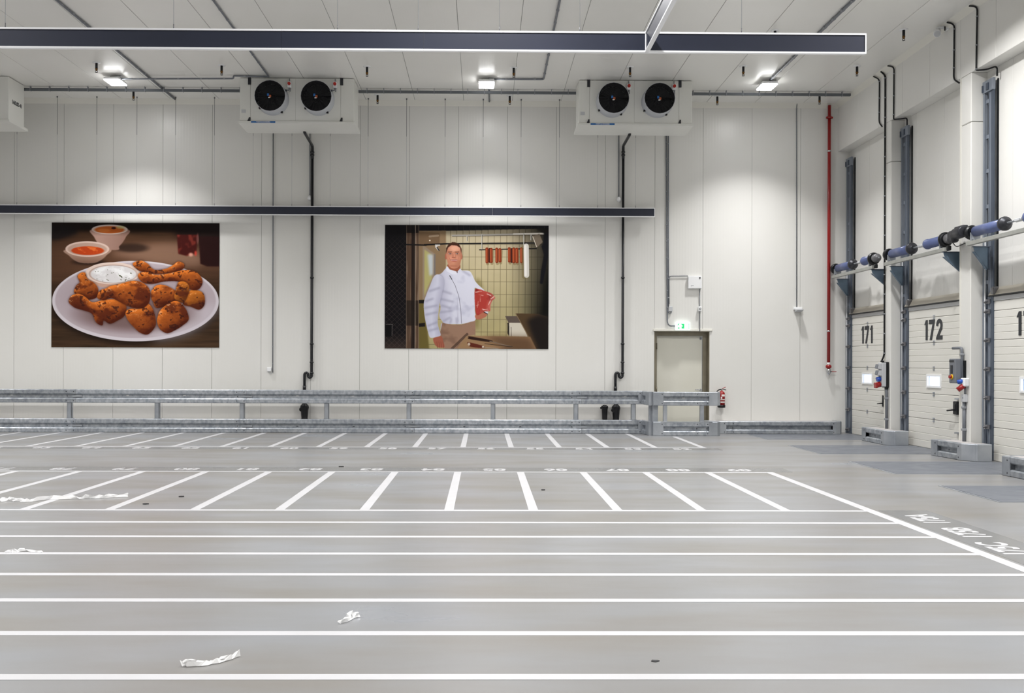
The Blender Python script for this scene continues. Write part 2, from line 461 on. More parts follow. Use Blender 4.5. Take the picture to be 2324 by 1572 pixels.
for z in (1.95, .95, .2):
    MB().cyl((LX0, RY - .005, z - .07), (LX0, RY - .005, z + .07), .014, 8).build('hinge', m_beige, d1)
MB().box(LX1 - .06, LX1 - .02, RY + .0, RY + .02, LZ - .08, LZ - .03).build('door_contact', m_grey, d1)
MB().box(DX0 - .035, DX1 + .06, D - .03, D, DH, DH + .05, .006).build('head_ledge', m_trim, d1)

# ---- dock doors
def dock_door(n, y_far, y_near, num, sign_y, lock):
    """vertical lift sectional door in the recess, tracks at the far side"""
    r = thing('door_%d' % n, 'off white sectional dock door carrying the number %s' % num, 'door', (XR, (y_far + y_near) / 2, 0), kind='structure')
    xf = 8.245
    ya, yb = y_near, y_far - .30
    ZS = (0, .54, 1.01, 1.48, 1.95, 2.42, 2.58); nsec = 6; H = 2.58
    for i in range(nsec):
        z0 = ZS[i]; h = ZS[i + 1] - z0; pr = [(8.30, z0 + .003)]
        nr = 4 if i < 5 else 1
        for q in range(nr):
            a = z0 + .003 + (h - .006) * q / nr; b = z0 + .003 + (h - .006) * (q + 1) / nr
            pr += [(xf + .006, a), (xf, a + .008), (xf, b - .008), (xf + .006, b)]
        pr += [(8.30, z0 + h - .003)]
        MB().prism_y(pr, ya, yb).build('door_section', m_dock, r)
    MB().box(xf - .012, 8.30, ya, yb, H, H + .07).build('top_profile', m_lintelg, r)
    MB().box(xf - .045, 8.30, ya, yb + .1, 2.655, 2.675).build('seal_strip', m_black, r)
    MB().prism_y([(8.30, 2.675), (xf - .04, 2.675), (8.27, 2.80), (8.30, 2.80)], ya, yb + .1).build('door_head', m_lintel, r)
    # window
    w = MB()
    wy0, wy1, wz0, wz1 = sign_y - .285, sign_y + .285, 1.125, 1.37
    fw = .036
    for a, b, c, d in ((wy0, wy1, wz0, wz0 + fw), (wy0, wy1, wz1 - fw, wz1), (wy0, wy0 + fw, wz0 + fw, wz1 - fw), (wy1 - fw, wy1, wz0 + fw, wz1 - fw)):
        w.box(xf - .016, xf + .004, a, b, c, d)
    wf = w.build('window_frame', m_white, r)
    MB().box(xf - .004, xf + .003, wy0 + fw, wy1 - fw, wz0 + fw, wz1 - fw).build('pane', m_pane, wf)
    MB().box(xf - .006, xf - .003, wy1 - fw - .075, wy1 - fw - .06, wz0 + fw, wz1 - fw).build('glazing_bar', m_sblue2, wf)
    # hinges along the middle
    for i in range(1, nsec):
        z = ZS[i]
        MB().box(xf - .012, xf + .002, sign_y - .03, sign_y + .03, z - .04, z - .008, .003).box(xf - .012, xf + .002, sign_y - .03, sign_y + .03, z + .008, z + .04, .003).build('hinge', m_galv, r)
    # number
    MB().text(num, .372, (xf - .004, sign_y + .03, 2.003), (0, -1, 0), (0, 0, 1), .004, 1.0, True).build('door_number', m_num, r)
    # tracks
    g0 = y_far
    MB().box(8.215, 8.265, g0 - .05, g0, 0.0, 6.17).box(8.265, 8.30, g0 - .010, g0, 0, 6.17).build('track_post', m_guide, r)
    MB().box(8.235, 8.250, g0 - .235, g0 - .165, 0.0, 6.17).box(8.222, 8.25, g0 - .175, g0 - .163, 0, 6.17).build('track_rail', m_guide, r)
    MB().box(8.225, 8.245, g0 - .315, g0 - .236, 0.0, 6.16).build('track_angle', m_gdark, r)
    MB().box(8.28, 8.30, g0 - .340, g0 - .316, 2.68, 6.17).build('rubber_seal', m_black, r)
    MB().box(8.205, 8.25, g0 - .32, g0, 6.0, 6.19).build('track_head', m_guide, r)
    MB().box(8.19, 8.21, g0 - .20, g0 - .13, 6.03, 6.14).box(8.19, 8.21, g0 - .03, g0 + .0, 6.02, 6.13).build('track_latch', m_gdark, r)
    for z in (5.86, 5.28, 4.72, 4.14, 3.2, 2.9):
        MB().box(8.24, 8.262, g0 - .165, g0 - .05, z - .03, z + .03).build('track_rung', m_guide, r)
    MB().box(8.262, 8.28, g0 - .25, g0 - .05, 0, 2.66).build('track_back', m_gdark, r)
    for i in range(nsec + 1):
        z = max(.09, ZS[i])
        b = MB().cyl((8.16, g0 - .14, z), (8.26, g0 - .14, z), .012, 8).cyl((8.20, g0 - .09, z - .01), (8.20, g0 - .20, z + .02), .02, 8)
        b.box(8.205, 8.22, g0 - .24, g0 - .09, z - .035, z + .035).build('roller_bracket', m_cast, r)
    MB().tube([(8.20, g0 - .11, .5), (8.20, g0 - .11, 3.6)], .008, 6).build('lift_cable', m_white, r)
    # bottom bracket on the far corner
    MB().box(8.17, 8.26, g0 - .41, g0 - .34, 2.69, 2.79).cyl((8.18, g0 - .39, 2.78), (8.26, g0 - .39, 2.78), .03, 10).build('top_roller', m_cast, r)
    if lock == 'bar':
        MB().box(xf - .02, xf, 19.855, 19.895, .68, .915, .004).tube([(xf - .01, 19.875, .75), (xf - .06, 19.875, .75), (xf - .06, 20.02, .735)], .012, 8, .02).build('lock_handle', m_black, r)
    if lock == 'box':
        MB().box(xf - .06, xf, 16.66, 16.80, .685, .915, .01).box(xf - .07, xf - .05, 16.69, 16.77, .75, .87, .008).tube([(xf - .05, 16.74, .765), (xf - .10, 16.74, .765), (xf - .10, 16.92, .745)], .014, 8, .02).build('lock_box', m_black, r)
        for z in (.96, .37):
            MB().prism_z([(xf - .01, 16.62), (xf - .09, 16.68), (xf - .01, 16.76)], z - .012, z + .012).build('shoot_bolt', m_galv, r)
    MB().tube([(8.235, ya + .14, 0.02), (8.235, ya + .14, 2.6)], .004, 5).build('pull_cord', m_grey, r)
    return r
dock_door(2, 21.88, 19.30, '171', 20.70, 'bar')
dock_door(3, 19.0, 16.25, '172', 17.63, 'box')
dock_door(4, 15.865, 13.12, '173', 14.50, None)

# ================================================================== GUARD RAILS
def rail_prof(z0, z1, d=.085, web=.025):
    """closed cross section (out, z): two ribs with a recessed web between them"""
    h = z1 - z0
    t = .010
    o = [(0, z0), (d - .012, z0), (d, z0 + .012), (d, z0 + h * .36 - .02), (d - .02, z0 + h * .36), (web, z0 + h * .39),
         (web, z0 + h * .60), (d - .02, z0 + h * .63), (d, z0 + h * .63 + .02), (d, z1 - .012), (d - .012, z1), (0, z1)]
    return o
def plate_prof(z0, z1, d=.09): return [(0, z0), (d - .008, z0), (d, z0 + .01), (d, z1 - .01), (d - .008, z1), (0, z1)]
RY0 = 21.465     # back of the rails; front is 21.38
UP = (.650, .945); LO = (0.0, .302)
def wx(px, Y): return at(px, 900, Y=Y).x

g = thing('guard_rail', 'long galvanised two tier guard rail along the back wall', 'guard rail', (-4, 21.42, 0))
joints = [-13.4] + [wx(p, 21.38) for p in (172, 559, 941, 1320, 1449)]
for a, b in zip(joints, joints[1:]):
    MB().sweep(rail_prof(*UP), [(a + .002, RY0), (b - .002, RY0)]).build('upper_rail', m_galv, g)
    MB().sweep(rail_prof(*LO), [(a + .002, RY0), (b - .002, RY0)]).build('lower_rail', m_galv, g)
for j in joints[1:-1]:
    MB().box(j - .10, j + .12, RY0 - .045, RY0 - .03, UP[0] + .125, UP[0] + .165).build('splice_plate', m_galv2, g)
    MB().box(j - .10, j + .12, RY0 - .045, RY0 - .03, LO[0] + .125, LO[0] + .165).build('splice_plate', m_galv2, g)
bolts = MB()
def bolt(x, y, z, r=.013): bolts.lathe((x, y, z), (0, -1, 0), [(0, r), (.007, r * .8), (.010, r * .3)], 6)
for j in joints[1:-1]:
    for dx in (-.21, -.05, .0):
        if dx == 0: continue
        for z in (UP[0] + .05, UP[0] + .245, LO[0] + .05, LO[0] + .245): bolt(j + dx, 21.379, z)
        for z in (UP[0] + .145, LO[0] + .145): bolt(j + dx, 21.439, z)
ends = [wx(p, 21.38) for p in (1449, 1463)]
for z0, z1 in (UP, LO):
    MB().sweep(plate_prof(z0, z1), [(ends[0] - .002, RY0), (ends[1], RY0)]).build('end_plate', m_galv2, g)
    for z in (z0 + .05, z1 - .05): bolt(ends[0] + .035, 21.374, z)
bolts.build('bolts', m_bolt, g, kind='stuff')
pb = None
for px in (-225, -32, 157, 356, 549, 741, 928, 1119, 1307.5, 1438):
    x = wx(px, 21.40)
    if pb is None:
        pb = MB().box(x - .05, x + .05, RY0 - .06, RY0 - .052, LO[1], UP[0] + .02).box(x + .035, x + .05, RY0 - .06, RY0 + .03, LO[1], UP[0] + .02).box(x - .05, x - .042, RY0 - .06, RY0 + .03, LO[1], UP[0] + .02).box(x - .07, x + .07, RY0 - .06, RY0 + .04, LO[1] - .004, LO[1] + .008).build('post', m_galv2, g); pbx = x
    else:
        c = pb.copy(); COL.objects.link(c); c.location.x += x - pbx; ORG[c.name] = ORG[pb.name]
rb = None
for px in (27, 290, 419, 675, 801, 1054, 1180, 1419):
    x = wx(px, 21.44)
    if rb is None:
        rb = MB().box(x - .028, x + .028, RY0 - .037, RY0 - .024, UP[0] + .155, UP[0] + .172, .003).build('reflector', m_refl, g); rbx = x
    else:
        c = rb.copy(); COL.objects.link(c); c.location.x += x - rbx; ORG[c.name] = ORG[rb.name]
for px in (675, 803, 1054, 1181):
    x = wx(px, 21.44)
    MB().box(x - .022, x + .022, RY0 - .037, RY0 - .024, LO[0] + .135, LO[0] + .155).build('slot_bolt', m_bolt, g)

# guard in front of the door, standing further out, with its slanted link
GY = 20.78
gx0, gx1 = at(1492, 990, Z=0).x, 5.03
g2 = thing('guard_rail', 'short galvanised guard rail standing in front of the cream door', 'guard rail', (4.4, GY, 0), group=None)
bolts = MB()
cor = (gx0 - .06, GY + .09)
cor2 = (ends[1] + .01, RY0)
for nm, (z0, z1) in (('upper', UP), ('lower', LO)):
    MB().sweep(rail_prof(z0, z1, web=.012), [(gx0 + .16, GY + .085), (gx1 - .17, GY + .085)]).build(nm + '_rail', m_galv, g2)
    MB().sweep(plate_prof(z0, z1), [cor, (gx0 + .16, GY + .085)]).build('corner_plate', m_galv2, g2)
    MB().sweep(plate_prof(z0, z1), [(gx1 - .17, GY + .085), (gx1 - .03, GY + .085), (gx1, GY + .12), (gx1, GY + .22)]).build('end_plate', m_galv2, g2)
    a, b = Vector(cor2), Vector(cor)
    MB().sweep(rail_prof(z0, z1), [tuple(a), tuple(a.lerp(b, .62))]).build('link_rail', m_galv, g2)
    MB().sweep(plate_prof(z0, z1), [tuple(a.lerp(b, .62)), tuple(b)]).build('corner_plate', m_galv2, g2)
    for x in (gx0 + .13, gx1 - .42, gx1 - .2):
        for z in (z0 + .05, z1 - .05): bolt(x, GY - .004, z)
    if nm == 'lower':
        for x in (gx1 - .42, gx1 - .2): bolt(x, GY + .06, z0 + .15)
bolts.build('bolts', m_bolt, g2, kind='stuff')
for px in (1510.5, 1594):
    x = at(px, 940, Y=GY).x
    MB().box(x - .04, x + .04, GY + .02, GY + .028, LO[1] - .02, UP[0] + .02).box(x - .04, x - .032, GY + .028, GY + .11, LO[1] - .02, UP[0] + .02).box(x + .03, x + .04, GY + .028, GY + .11, LO[1] - .02, UP[0] + .02).build('post', m_galv2, g2)
xa = at(1473, 940, Y=GY + .25).x; xb = at(1493, 940, Y=GY + .12).x
MB().box(xa, xa + .10, GY + .22, GY + .34, LO[1] - .02, UP[0] + .02).build('post', m_galv2, g2)
MB().box(xb - .12, xb, GY + .10, GY + .22, LO[1] - .02, UP[0] + .02).build('post', m_galv2, g2)
x = at(1551, 905, Y=GY + .05).x
MB().box(x - .03, x + .03, GY + .048, GY + .061, UP[0] + .155, UP[0] + .172, .003).build('reflector', m_refl, g2)
MB().sweep([(0, .285), (.09, .285), (.09, .305), (0, .305)], [(gx0 + .1, GY + .085), (gx1 - .1, GY + .085)]).build('top_lip', m_galv2, g2)

# low kerb guard between door and dock door 171
g3 = thing('kerb_guard', 'long low galvanised kerb guard under the red pipe', 'kerb', (6.6, 21.45, 0))
KZ = .278
kx0, kx1 = at(1634, 970, Y=21.4).x, at(1890, 970, Y=21.4).x
bolts = MB()
MB().sweep(rail_prof(0, KZ, web=-.03), [(kx0 + .14, 21.485), (kx1, 21.485)]).build('rail', m_galv, g3)
MB().sweep(plate_prof(0, KZ), [(kx0 - .16, D - .03), (kx0 - .14, 21.58), (kx0 - .03, 21.485), (kx0 + .14, 21.485)]).build('end_plate', m_galv2, g3)
MB().sweep(plate_prof(0, KZ), [(kx1, 21.485), (kx1 + .06, 21.485), (kx1 + .12, 21.505), (kx1 + .155, 21.56), (kx1 + .16, 21.62), (kx1 + .16, D - .01)]).build('end_plate', m_galv2, g3)
MB().prism_z([(kx0 - .15, D), (kx0 - .13, 21.58), (kx0 - .03, 21.46), (kx1 + .06, 21.46), (kx1 + .12, 21.505), (kx1 + .155, 21.6), (kx1 + .155, D)], KZ - .03, KZ - .004).prism_z([(kx0 - .10, D), (kx0 - .08, 21.62), (kx0, 21.55), (kx1 + .06, 21.55), (kx1 + .12, 21.6), (kx1 + .12, D)], .0, KZ - .03).build('concrete_fill', m_conc, g3)
for x in (kx0 + .1, kx0 + .3, kx1 + .02):
    for z in (.045, KZ - .045): bolt(x, 21.395, z)
bolt(kx0 + .3, 21.455, .13)
bolts.build('bolts', m_bolt, g3, kind='stuff')

# kerb guards round the pier feet
def pier_kerb(pts, label, fill, n_slot):
    r = thing('pier_kerb', label, 'kerb', (pts[0][0], pts[0][1], 0))
    P = [Vector(p) for p in pts]      # far corner, near corner, chamfer end, end near the door
    d = (P[1] - P[0]).normalized()
    e0, e1 = P[0] + d * .12, P[1] - d * .10
    off = lambda a: tuple(a)
    MB().sweep(rail_prof(0, KZ, .07, -.04), [off(e0), off(e1)]).build('rail', m_galv, r)
    MB().sweep(plate_prof(0, KZ, .075), [(P[0].x + .25, P[0].y + .03), off(P[0]), off(e0)]).build('end_plate', m_galv2, r)
    MB().sweep(plate_prof(0, KZ, .075), [off(e1), off(P[1]), off(P[2])]).build('corner_plate', m_galv2, r)
    MB().sweep(plate_prof(0, KZ, .072), [off(P[2] + (P[1] - P[2]).normalized() * .02), off(P[2]), off(P[3])]).build('side_plate', m_galv2, r)
    V2 = lambda v, a, b: (v.x + a, v.y + b)
    MB().prism_z([V2(P[0], -.05, -.02), V2(P[1], -.05, 0), V2(P[2], 0, -.05), V2(P[3], 0, -.05), (8.13, P[3].y + .2), fill[0], fill[1], V2(P[0], .2, .03)], KZ - .03, KZ - .003).prism_z([V2(P[0], .06, -.02), V2(P[1], .06, .03), V2(P[2], .02, .04), V2(P[3], 0, .02), (8.13, P[3].y + .2), fill[0], fill[1], V2(P[0], .2, 0)], 0, KZ - .03).build('concrete_fill', m_conc, r)
    b = MB()
    for q in (P[0] + d * .06, P[1] - d * .06):
        nrm = Vector((d.y, -d.x))
        for z in (.05, KZ - .05):
            b.lathe((q.x + nrm.x * .074, q.y + nrm.y * .074, z), (nrm.x, nrm.y, 0), [(0, .014), (.007, .011), (.01, .004)], 6)
    q = P[0].lerp(P[1], .5); b.lathe((q.x - .026, q.y, .14), (-1, 0, 0), [(0, .014), (.008, .010)], 6)
    b.build('bolts', m_bolt, r, kind='stuff')
    return r
pier_kerb([(7.785, 19.58), (7.785, 18.60), (7.90, 18.495), (8.13, 18.495)], 'galvanised kerb guard at the foot of the pier left of dock door 172', [(8.02, 18.75), (8.02, 19.58)], 1)
pier_kerb([(7.74, 16.42), (7.80, 15.60), (7.93, 15.46), (8.13, 15.46)], 'galvanised kerb guard at the foot of the pier right of dock door 172', [(8.02, 15.7), (8.02, 16.42)], 1)
pier_kerb([(7.365, 13.46), (7.40, 12.5), (7.6, 12.3), (8.13, 12.3)], 'galvanised kerb guard cut off by the right picture edge', [(8.02, 12.6), (8.02, 13.3)], 1)

# dock levellers let into the floor
for lab, y0, y1 in (('dock leveller plate behind the others, by the long kerb guard', 19.84, 21.34), ('dock leveller plate second from the back wall, left of the pier kerb', 16.68, 18.44),
                    ('dock leveller plate third from the back wall, fully in view', 13.63, 15.38), ('nearest dock leveller plate, at the right picture edge', 10.85, 12.33)):
    r = thing('dock_leveller', 'blue grey steel ' + lab, 'dock leveller', (5.8, y0, 0), group='dock levellers along the right wall')
    MB().box(5.86, 7.55, y0 + .02, y1 - .02, -.002, .006).build('platform', m_lev, r)
    MB().box(7.56, 8.22, y0 + .02, y1 - .02, -.002, .005).build('lip', m_lev, r)
    MB().box(5.82, 5.85, y0, y1, -.002, .005).box(5.85, 8.22, y0, y0 + .014, -.002, .004).box(5.85, 8.22, y1 - .014, y1, -.002, .004).build('edge_frame', m_galv2, r)

# ================================================================== HANGING NAVY PANELS
def hang_panel(label, p0, p1, z0, z1, wires, seams=()):
    """long thin panel with white edge profiles from p0 to p1 (plan), hung on wires"""
    a, b = Vector(p0), Vector(p1); d = (b - a).normalized(); n = Vector((-d.y, d.x))
    r = thing('hanging_panel', label, 'hanging panel', (p1[0], p1[1], z0))
    def bar(t0, t1, w, za, zb, nm, m):
        q0, q1 = a + d * t0, a + d * t1
        MB().prism_z([tuple(q0 + n * w), tuple(q0 - n * w), tuple(q1 - n * w), tuple(q1 + n * w)], za, zb).build(nm, m, r)
    Ln = (b - a).length; cuts = [0] + list(seams) + [Ln]
    for t0, t1 in zip(cuts, cuts[1:]):
        bar(t0 + .001, t1 - .001, .012, z0 + .018, z1 - .018, 'panel', m_navy)
        bar(t0 + .001, t1 - .001, .022, z1 - .018, z1, 'edge_profile', m_alu)
        bar(t0 + .001, t1 - .001, .022, z0, z0 + .018, 'edge_profile', m_alu)
    if Ln > 0: bar(Ln - .001, Ln + .012, .022, z0, z1, 'end_profile', m_alu)
    for t in wires:
        q = a + d * t
        MB().cyl((q.x, q.y, z1), (q.x, q.y, 6.60), .0022, 5).build('wire', m_galv2, r)
        MB().cyl((q.x, q.y, 6.60), (q.x, q.y, CE), .005, 5).lathe((q.x, q.y, CE), (0, 0, -1), [(0, .016), (.03, .014)], 8).build('hanger_rod', m_cast, r)
        MB().lathe((q.x, q.y, z1), (0, 0, 1), [(0, .006), (.05, .006)], 6).build('wire_clip', m_cast, r)
PZ0, PZ1 = 4.825, 5.04
PAY, PBY = 10.2, 21.67
xs_b = [at(px, 216, Y=PBY).x for px in (39, 130, 220, 311, 399, 487, 575, 663, 750, 836, 923, 1010.5, 1097, 1183, 1270, 1357, 1443)]
hang_panel('far navy panel with white edges hanging close to the back wall above the posters', (-14, PBY), (3.82, PBY), PZ0 + .005, PZ1 - .005, [x + 14 for x in xs_b], [14 - 9.0, 14 - 4.6, 14 + .2])
hang_panel('near navy panel with white edges hanging across the top of the hall', (-12, PAY), (4.02, PAY), PZ0, PZ1, [at(p, 62, Y=PAY).x + 12 for p in (12, 394, 766, 949, 1134, 1316, 1683)], [12 + at(640, 90, Y=PAY).x, 12 + at(962, 90, Y=PAY).x])
xc = at(1468, 90, Y=PAY).x
hang_panel('navy panel running from the near hanging panel towards the viewer', (xc, -2.0), (xc, PAY - .03), PZ0, PZ1, [3, 6.5, 10.5])

# ================================================================== AIR COOLERS
def cooler(cx, y, label, ncode=None):
    W2 = 1.178; zt = CE - .012; zb = 6.545
    r = thing('air_cooler', label, 'air cooler', (cx, y, CE), group='air coolers under the ceiling')
    s0, s1 = cx - W2 + .218, cx - W2 + 2.083
    MB().box(cx - W2, cx + W2, y + .012, y + .68, zb, zt, .006).build('casing', m_unit, r)
    MB().box(cx - W2, s0 - .003, y, y + .02, zb + .005, zt, .004).build('side_cover', m_unit, r)
    MB().box(s1 + .003, cx + W2, y, y + .02, zb + .005, zt, .004).build('side_cover', m_unit, r)
    mid = (s0 + s1) / 2
    MB().box(s0 + .003, mid - .001, y, y + .02, zb + .005, zt, .003).build('fan_plate', m_unit, r)
    MB().box(mid + .001, s1 - .003, y, y + .02, zb + .005, zt, .003).build('fan_plate', m_unit, r)
    MB().prism_x([(y - .03, zb - .002), (y + .78, zb - .002), (y + .80, zb - .06), (y - .03, zb - .045)], cx - W2 - .03, cx + W2 + .03).build('drip_tray', m_unit, r)
    MB().box(s0 + .02, s0 + .52, y - .036, y - .03, zb - .038, zb - .006).build('name_plate', m_blue, r)
    MB().text('VOETS & DONKERS', .020, (s0 + .27, y - .0365, zb - .032), (1, 0, 0), (0, 0, 1), .002, 1.25, True).build('name_lettering', m_white, r)
    MB().box(cx - W2 + .03, cx - W2 + .12, y - .004, y + .002, zb + .17, zb + .24).build('rating_plate', m_greyl, r)
    for i, fx in enumerate((cx - W2 + .684, cx - W2 + 1.627)):
        fz = CE - .455; ra = .312
        n = 40
        circ = lambda rr, yy: [(fx + rr * math.cos(2 * math.pi * k / n), yy, fz + rr * math.sin(2 * math.pi * k / n)) for k in range(n)]
        sh = MB().rings([circ(ra + .02, y - .001), circ(ra + .02, y - .012), circ(ra + .004, y - .02), circ(ra, y - .26), circ(ra + .006, y - .30), circ(ra - .006, y - .30)], True, False).build('fan_shroud', m_ring, r)
        MB().rings([circ(ra - .006, y - .299), circ(ra - .010, y - .04)], True, False).build('added_dark_liner', m_grille, sh)  # black cylinder added to make the shroud interior look dark
        bl = MB().lathe((fx, y - .04, fz), (0, -1, 0), [(0, ra - .016), (.002, ra - .016)], 40)
        bl.build('fan_back', m_grille, sh)
        hb = MB().lathe((fx, y - .05, fz), (0, -1, 0), [(0, .10), (.14, .095), (.17, .07)], 20).build('fan_motor', m_black, sh)
        b = MB()
        for k in range(5):
            a0 = 2 * math.pi * k / 5 + .4; pts = []
            for rr, tw in ((.10, .30), (.20, .34), (.285, .36)):
                for da, dy in ((-tw, -.06), (tw * .4, -.14)):
                    pts.append((fx + rr * math.cos(a0 + da), y + dy, fz + rr * math.sin(a0 + da)))
            b.add(pts, [(0, 1, 3, 2), (2, 3, 5, 4)], True)
        b.build('fan_blades', m_black, sh)
        gr = MB()
        for k in range(1, 26): # ring wires
            rr = ra * k / 25.5
            gr.tube([(fx + rr * math.cos(2 * math.pi * q / 24), y - .305, fz + rr * math.sin(2 * math.pi * q / 24)) for q in range(25)], .0035 if k < 25 else .007, 4)
        for k in range(24):
            a0 = math.pi * 2 * k / 24
            gr.cyl((fx + .02 * math.cos(a0), y - .31, fz + .02 * math.sin(a0)), (fx + ra * math.cos(a0), y - .31, fz + ra * math.sin(a0)), .004, 4)
        gr.build('fan_grille', m_grille, sh)
        st = MB().box(fx - .015, fx + .03, y - .323, y - .316, fz - .04, fz + .012, .002).build('fan_label', m_orange, sh)
        MB().box(fx - .055, fx - .015, y - .322, y - .315, fz - .01, fz + .04).build('fan_label', m_blue, sh)
        MB().box(fx - .03, fx + .01, y - .325, y - .316, fz - .052, fz - .036).build('fan_label', m_white, sh)
        for a0 in (R(215), R(305), R(35)):
            q = (fx + (ra + .012) * math.cos(a0), fz + (ra + .012) * math.sin(a0))
            MB().box(q[0] - .022, q[0] + .022, y - .05, y, q[1] - .018, q[1] + .018, .004).build('shroud_clamp', m_black, sh)
        sx, sz = fx + .345, CE - .147
        sw = MB().box(sx - .042, sx + .042, y - .075, y, sz - .07, sz + .055, .01).build('isolator_switch', m_white, r)
        MB().lathe((sx, y - .074, sz + .005), (0, -1, 0), [(0, .034), (.03, .031)], 14).build('switch_knob', m_redk, sw)
        MB().tube([(sx - .01, y - .03, sz - .07), (sx - .01, y - .04, sz - .13), (sx - .06, y - .06, sz - .12), (fx + .26, y - .12, fz + .17)], .008, 6, .04).tube([(sx + .012, y - .03, sz - .07), (sx + .012, y - .035, sz - .15)], .008, 6).tube([(sx, y - .03, sz + .05), (sx, y - .03, sz + .12)], .008, 6).build('switch_cable', m_grey, sw)
    for hx in (s0 - .02, s1 + .02):
        MB().box(hx - .03, hx + .03, y - .02, y, CE - .15, CE, .003).box(hx - .015, hx + .015, y - .028, y - .018, CE - .10, CE - .05).build('hanging_bracket', m_dark, r)
        MB().prism_y([(hx - .04, zb + .0), (hx + .02, zb), (hx + .02, zb + .08), (hx - .005, zb + .08)], y - .02, y).build('hinge_latch', m_dark, r)
    MB().box(cx - W2 - .004, cx - W2, y + .3, y + .6, zb + .05, zt - .05).build('side_hatch', m_unit, r)
    if ncode:
        MB().text(ncode, .085, (cx + W2 + .001, y + .36, 6.92), (0, 1, 0), (0, 0, 1), .003, .95, True).build('unit_code', m_num, r)
    return r
UY = 20.15
c1 = at(674, 220, Y=UY).x; c2 = at(1442.5, 220, Y=UY).x
cooler(c1, UY, 'white twin fan air cooler under the ceiling above the space between the posters')
cooler(c2, UY, 'white twin fan air cooler under the ceiling left of the lamp near the red pipe')
cooler(at(19.4, 220, Y=UY).x - 1.178, UY, 'white air cooler cut off by the left picture edge, code on its side', '1A0.02-41')

# ================================================================== CEILING LAMPS
def ceiling_lamp(x, y, label):
    r = thing('ceiling_lamp', label, 'lamp', (x, y, CE), group='ceiling lamps near the back wall')
    MB().box(x - .165, x + .165, y - .225, y + .225, 7.33, 7.385, .012).build('lamp_housing', m_white, r)
    MB().box(x - .158, x + .158, y - .218, y + .218, 7.317, 7.331, .004).build('diffuser', m_lamp, r)
    MB().box(x - .10, x + .10, y - .02, y + .02, 7.384, 7.40).box(x - .10, x - .085, y - .02, y + .02, 7.40, CE).box(x + .085, x + .10, y - .02, y + .02, 7.40, CE).build('lamp_bracket', m_cast, r)
    MB().cyl((x + .05, y - .1, 7.42), (x + .16, y - .1, 7.42), .025, 8).build('cable_gland', m_greyl, r)
for lx, lb in ((-7.63, 'lit flat ceiling lamp left of the air coolers'), (.05, 'lit flat ceiling lamp between the two air coolers'), (5.9, 'lit flat ceiling lamp right of the air coolers')):
    ceiling_lamp(lx, 20.15, lb)

# ================================================================== SPRINKLERS
def sprinkler(x, y, label):
    r = thing('sprinkler', label, 'sprinkler', (x, y, CE), group='pendent sprinklers')
    MB().lathe((x, y, CE), (0, 0, -1), [(0, .075), (.006, .075), (.012, .03)], 16).build('escutcheon', m_white, r)
    MB().cyl((x, y, CE - .01), (x, y, CE - .115), .024, 10).build('drop_pipe', m_black, r)
    MB().lathe((x, y, CE - .115), (0, 0, -1), [(0, .026), (.025, .026), (.03, .018), (.05, .014)], 10).build('sprinkler_head', m_brass, r)
    MB().tube([(x - .016, y, CE - .15), (x - .02, y, CE - .175), (x, y, CE - .195)], .005, 5).tube([(x + .016, y, CE - .15), (x + .02, y, CE - .175), (x, y, CE - .195)], .005, 5).lathe((x, y, CE - .193), (0, 0, -1), [(0, .026), (.003, .026)], 12).build('deflector', m_dark, r)
for lab, p in (('sprinkler above the left lit lamp, over the near cable', (219, 142)), ('sprinkler left of the air cooler, in the near row', (503, 148)),
               ('sprinkler just right of the left lit lamp, close to the wall', (303, 207)), ('sprinkler in the near row, up right of the left twin fan cooler', (833, 151)),
               ('sprinkler in the near row, up right of the middle lamp', (1166, 153)), ('sprinkler above the right twin fan cooler', (1430, 152)),
               ('sprinkler in the near row between right cooler and right lamp', (1687, 150)), ('sprinkler right of the right lamp in the near row', (1945, 150)),
               ('sprinkler nearest the viewer, high right beside the near panel end', (2051, 67)), ('sprinkler close to the wall, right of the left twin fan cooler', (857, 215)),
               ('sprinkler close to the wall, just below the middle lamp', (1157, 217)), ('sprinkler close to the wall, right of the right twin fan cooler', (1628, 218)),
               ('sprinkler close to the wall, left of the red pipe top', (1860, 216)), ('sprinkler half hidden behind the right end of the near navy panel', (1759, 69))):
    q = at(*p, Z=CE); sprinkler(q.x, q.y, lab)

# ================================================================== CONDUITS, PIPES, BOXES
def conduit(label, pts, r_, m, cat='conduit', name='conduit', clips=(), bend=.05, n=8, clip_m=None, clip_s=None, group=None):
    """one pipe along world points; clips: fractions of the length carrying a small saddle"""
    P = [Vector(p) for p in pts]
    r = thing(name, label, cat, tuple(P[0]), group=group)
    MB().tube(P, r_, n, bend).build('pipe', m, r)
    L = [0]
    for a, b in zip(P, P[1:]): L.append(L[-1] + (b - a).length)
    first = None; s = clip_s or r_ * 1.25
    for f in clips:
        t = f * L[-1]
        i = max(k for k in range(len(P) - 1) if L[k] <= t + 1e-9)
        q = P[i] + (P[i + 1] - P[i]).normalized() * (t - L[i])
        if first is None:
            first = MB().box(q.x - s, q.x + s, q.y - s, q.y + s, q.z - s * .6, q.z + s * .6, s * .2).build('clip', clip_m or m_clip, r); fq = q
        else:
            c = first.copy(); COL.objects.link(c); c.location += q - fq; ORG[c.name] = ORG[first.name]
    return r
fr = lambda k: [(i + .5) / k for i in range(k)]
W = lambda px, py, d=.03: tuple(at(px, py, Y=D - d))
C = lambda px, py, d=.025: tuple(at(px, py, Z=CE - d))

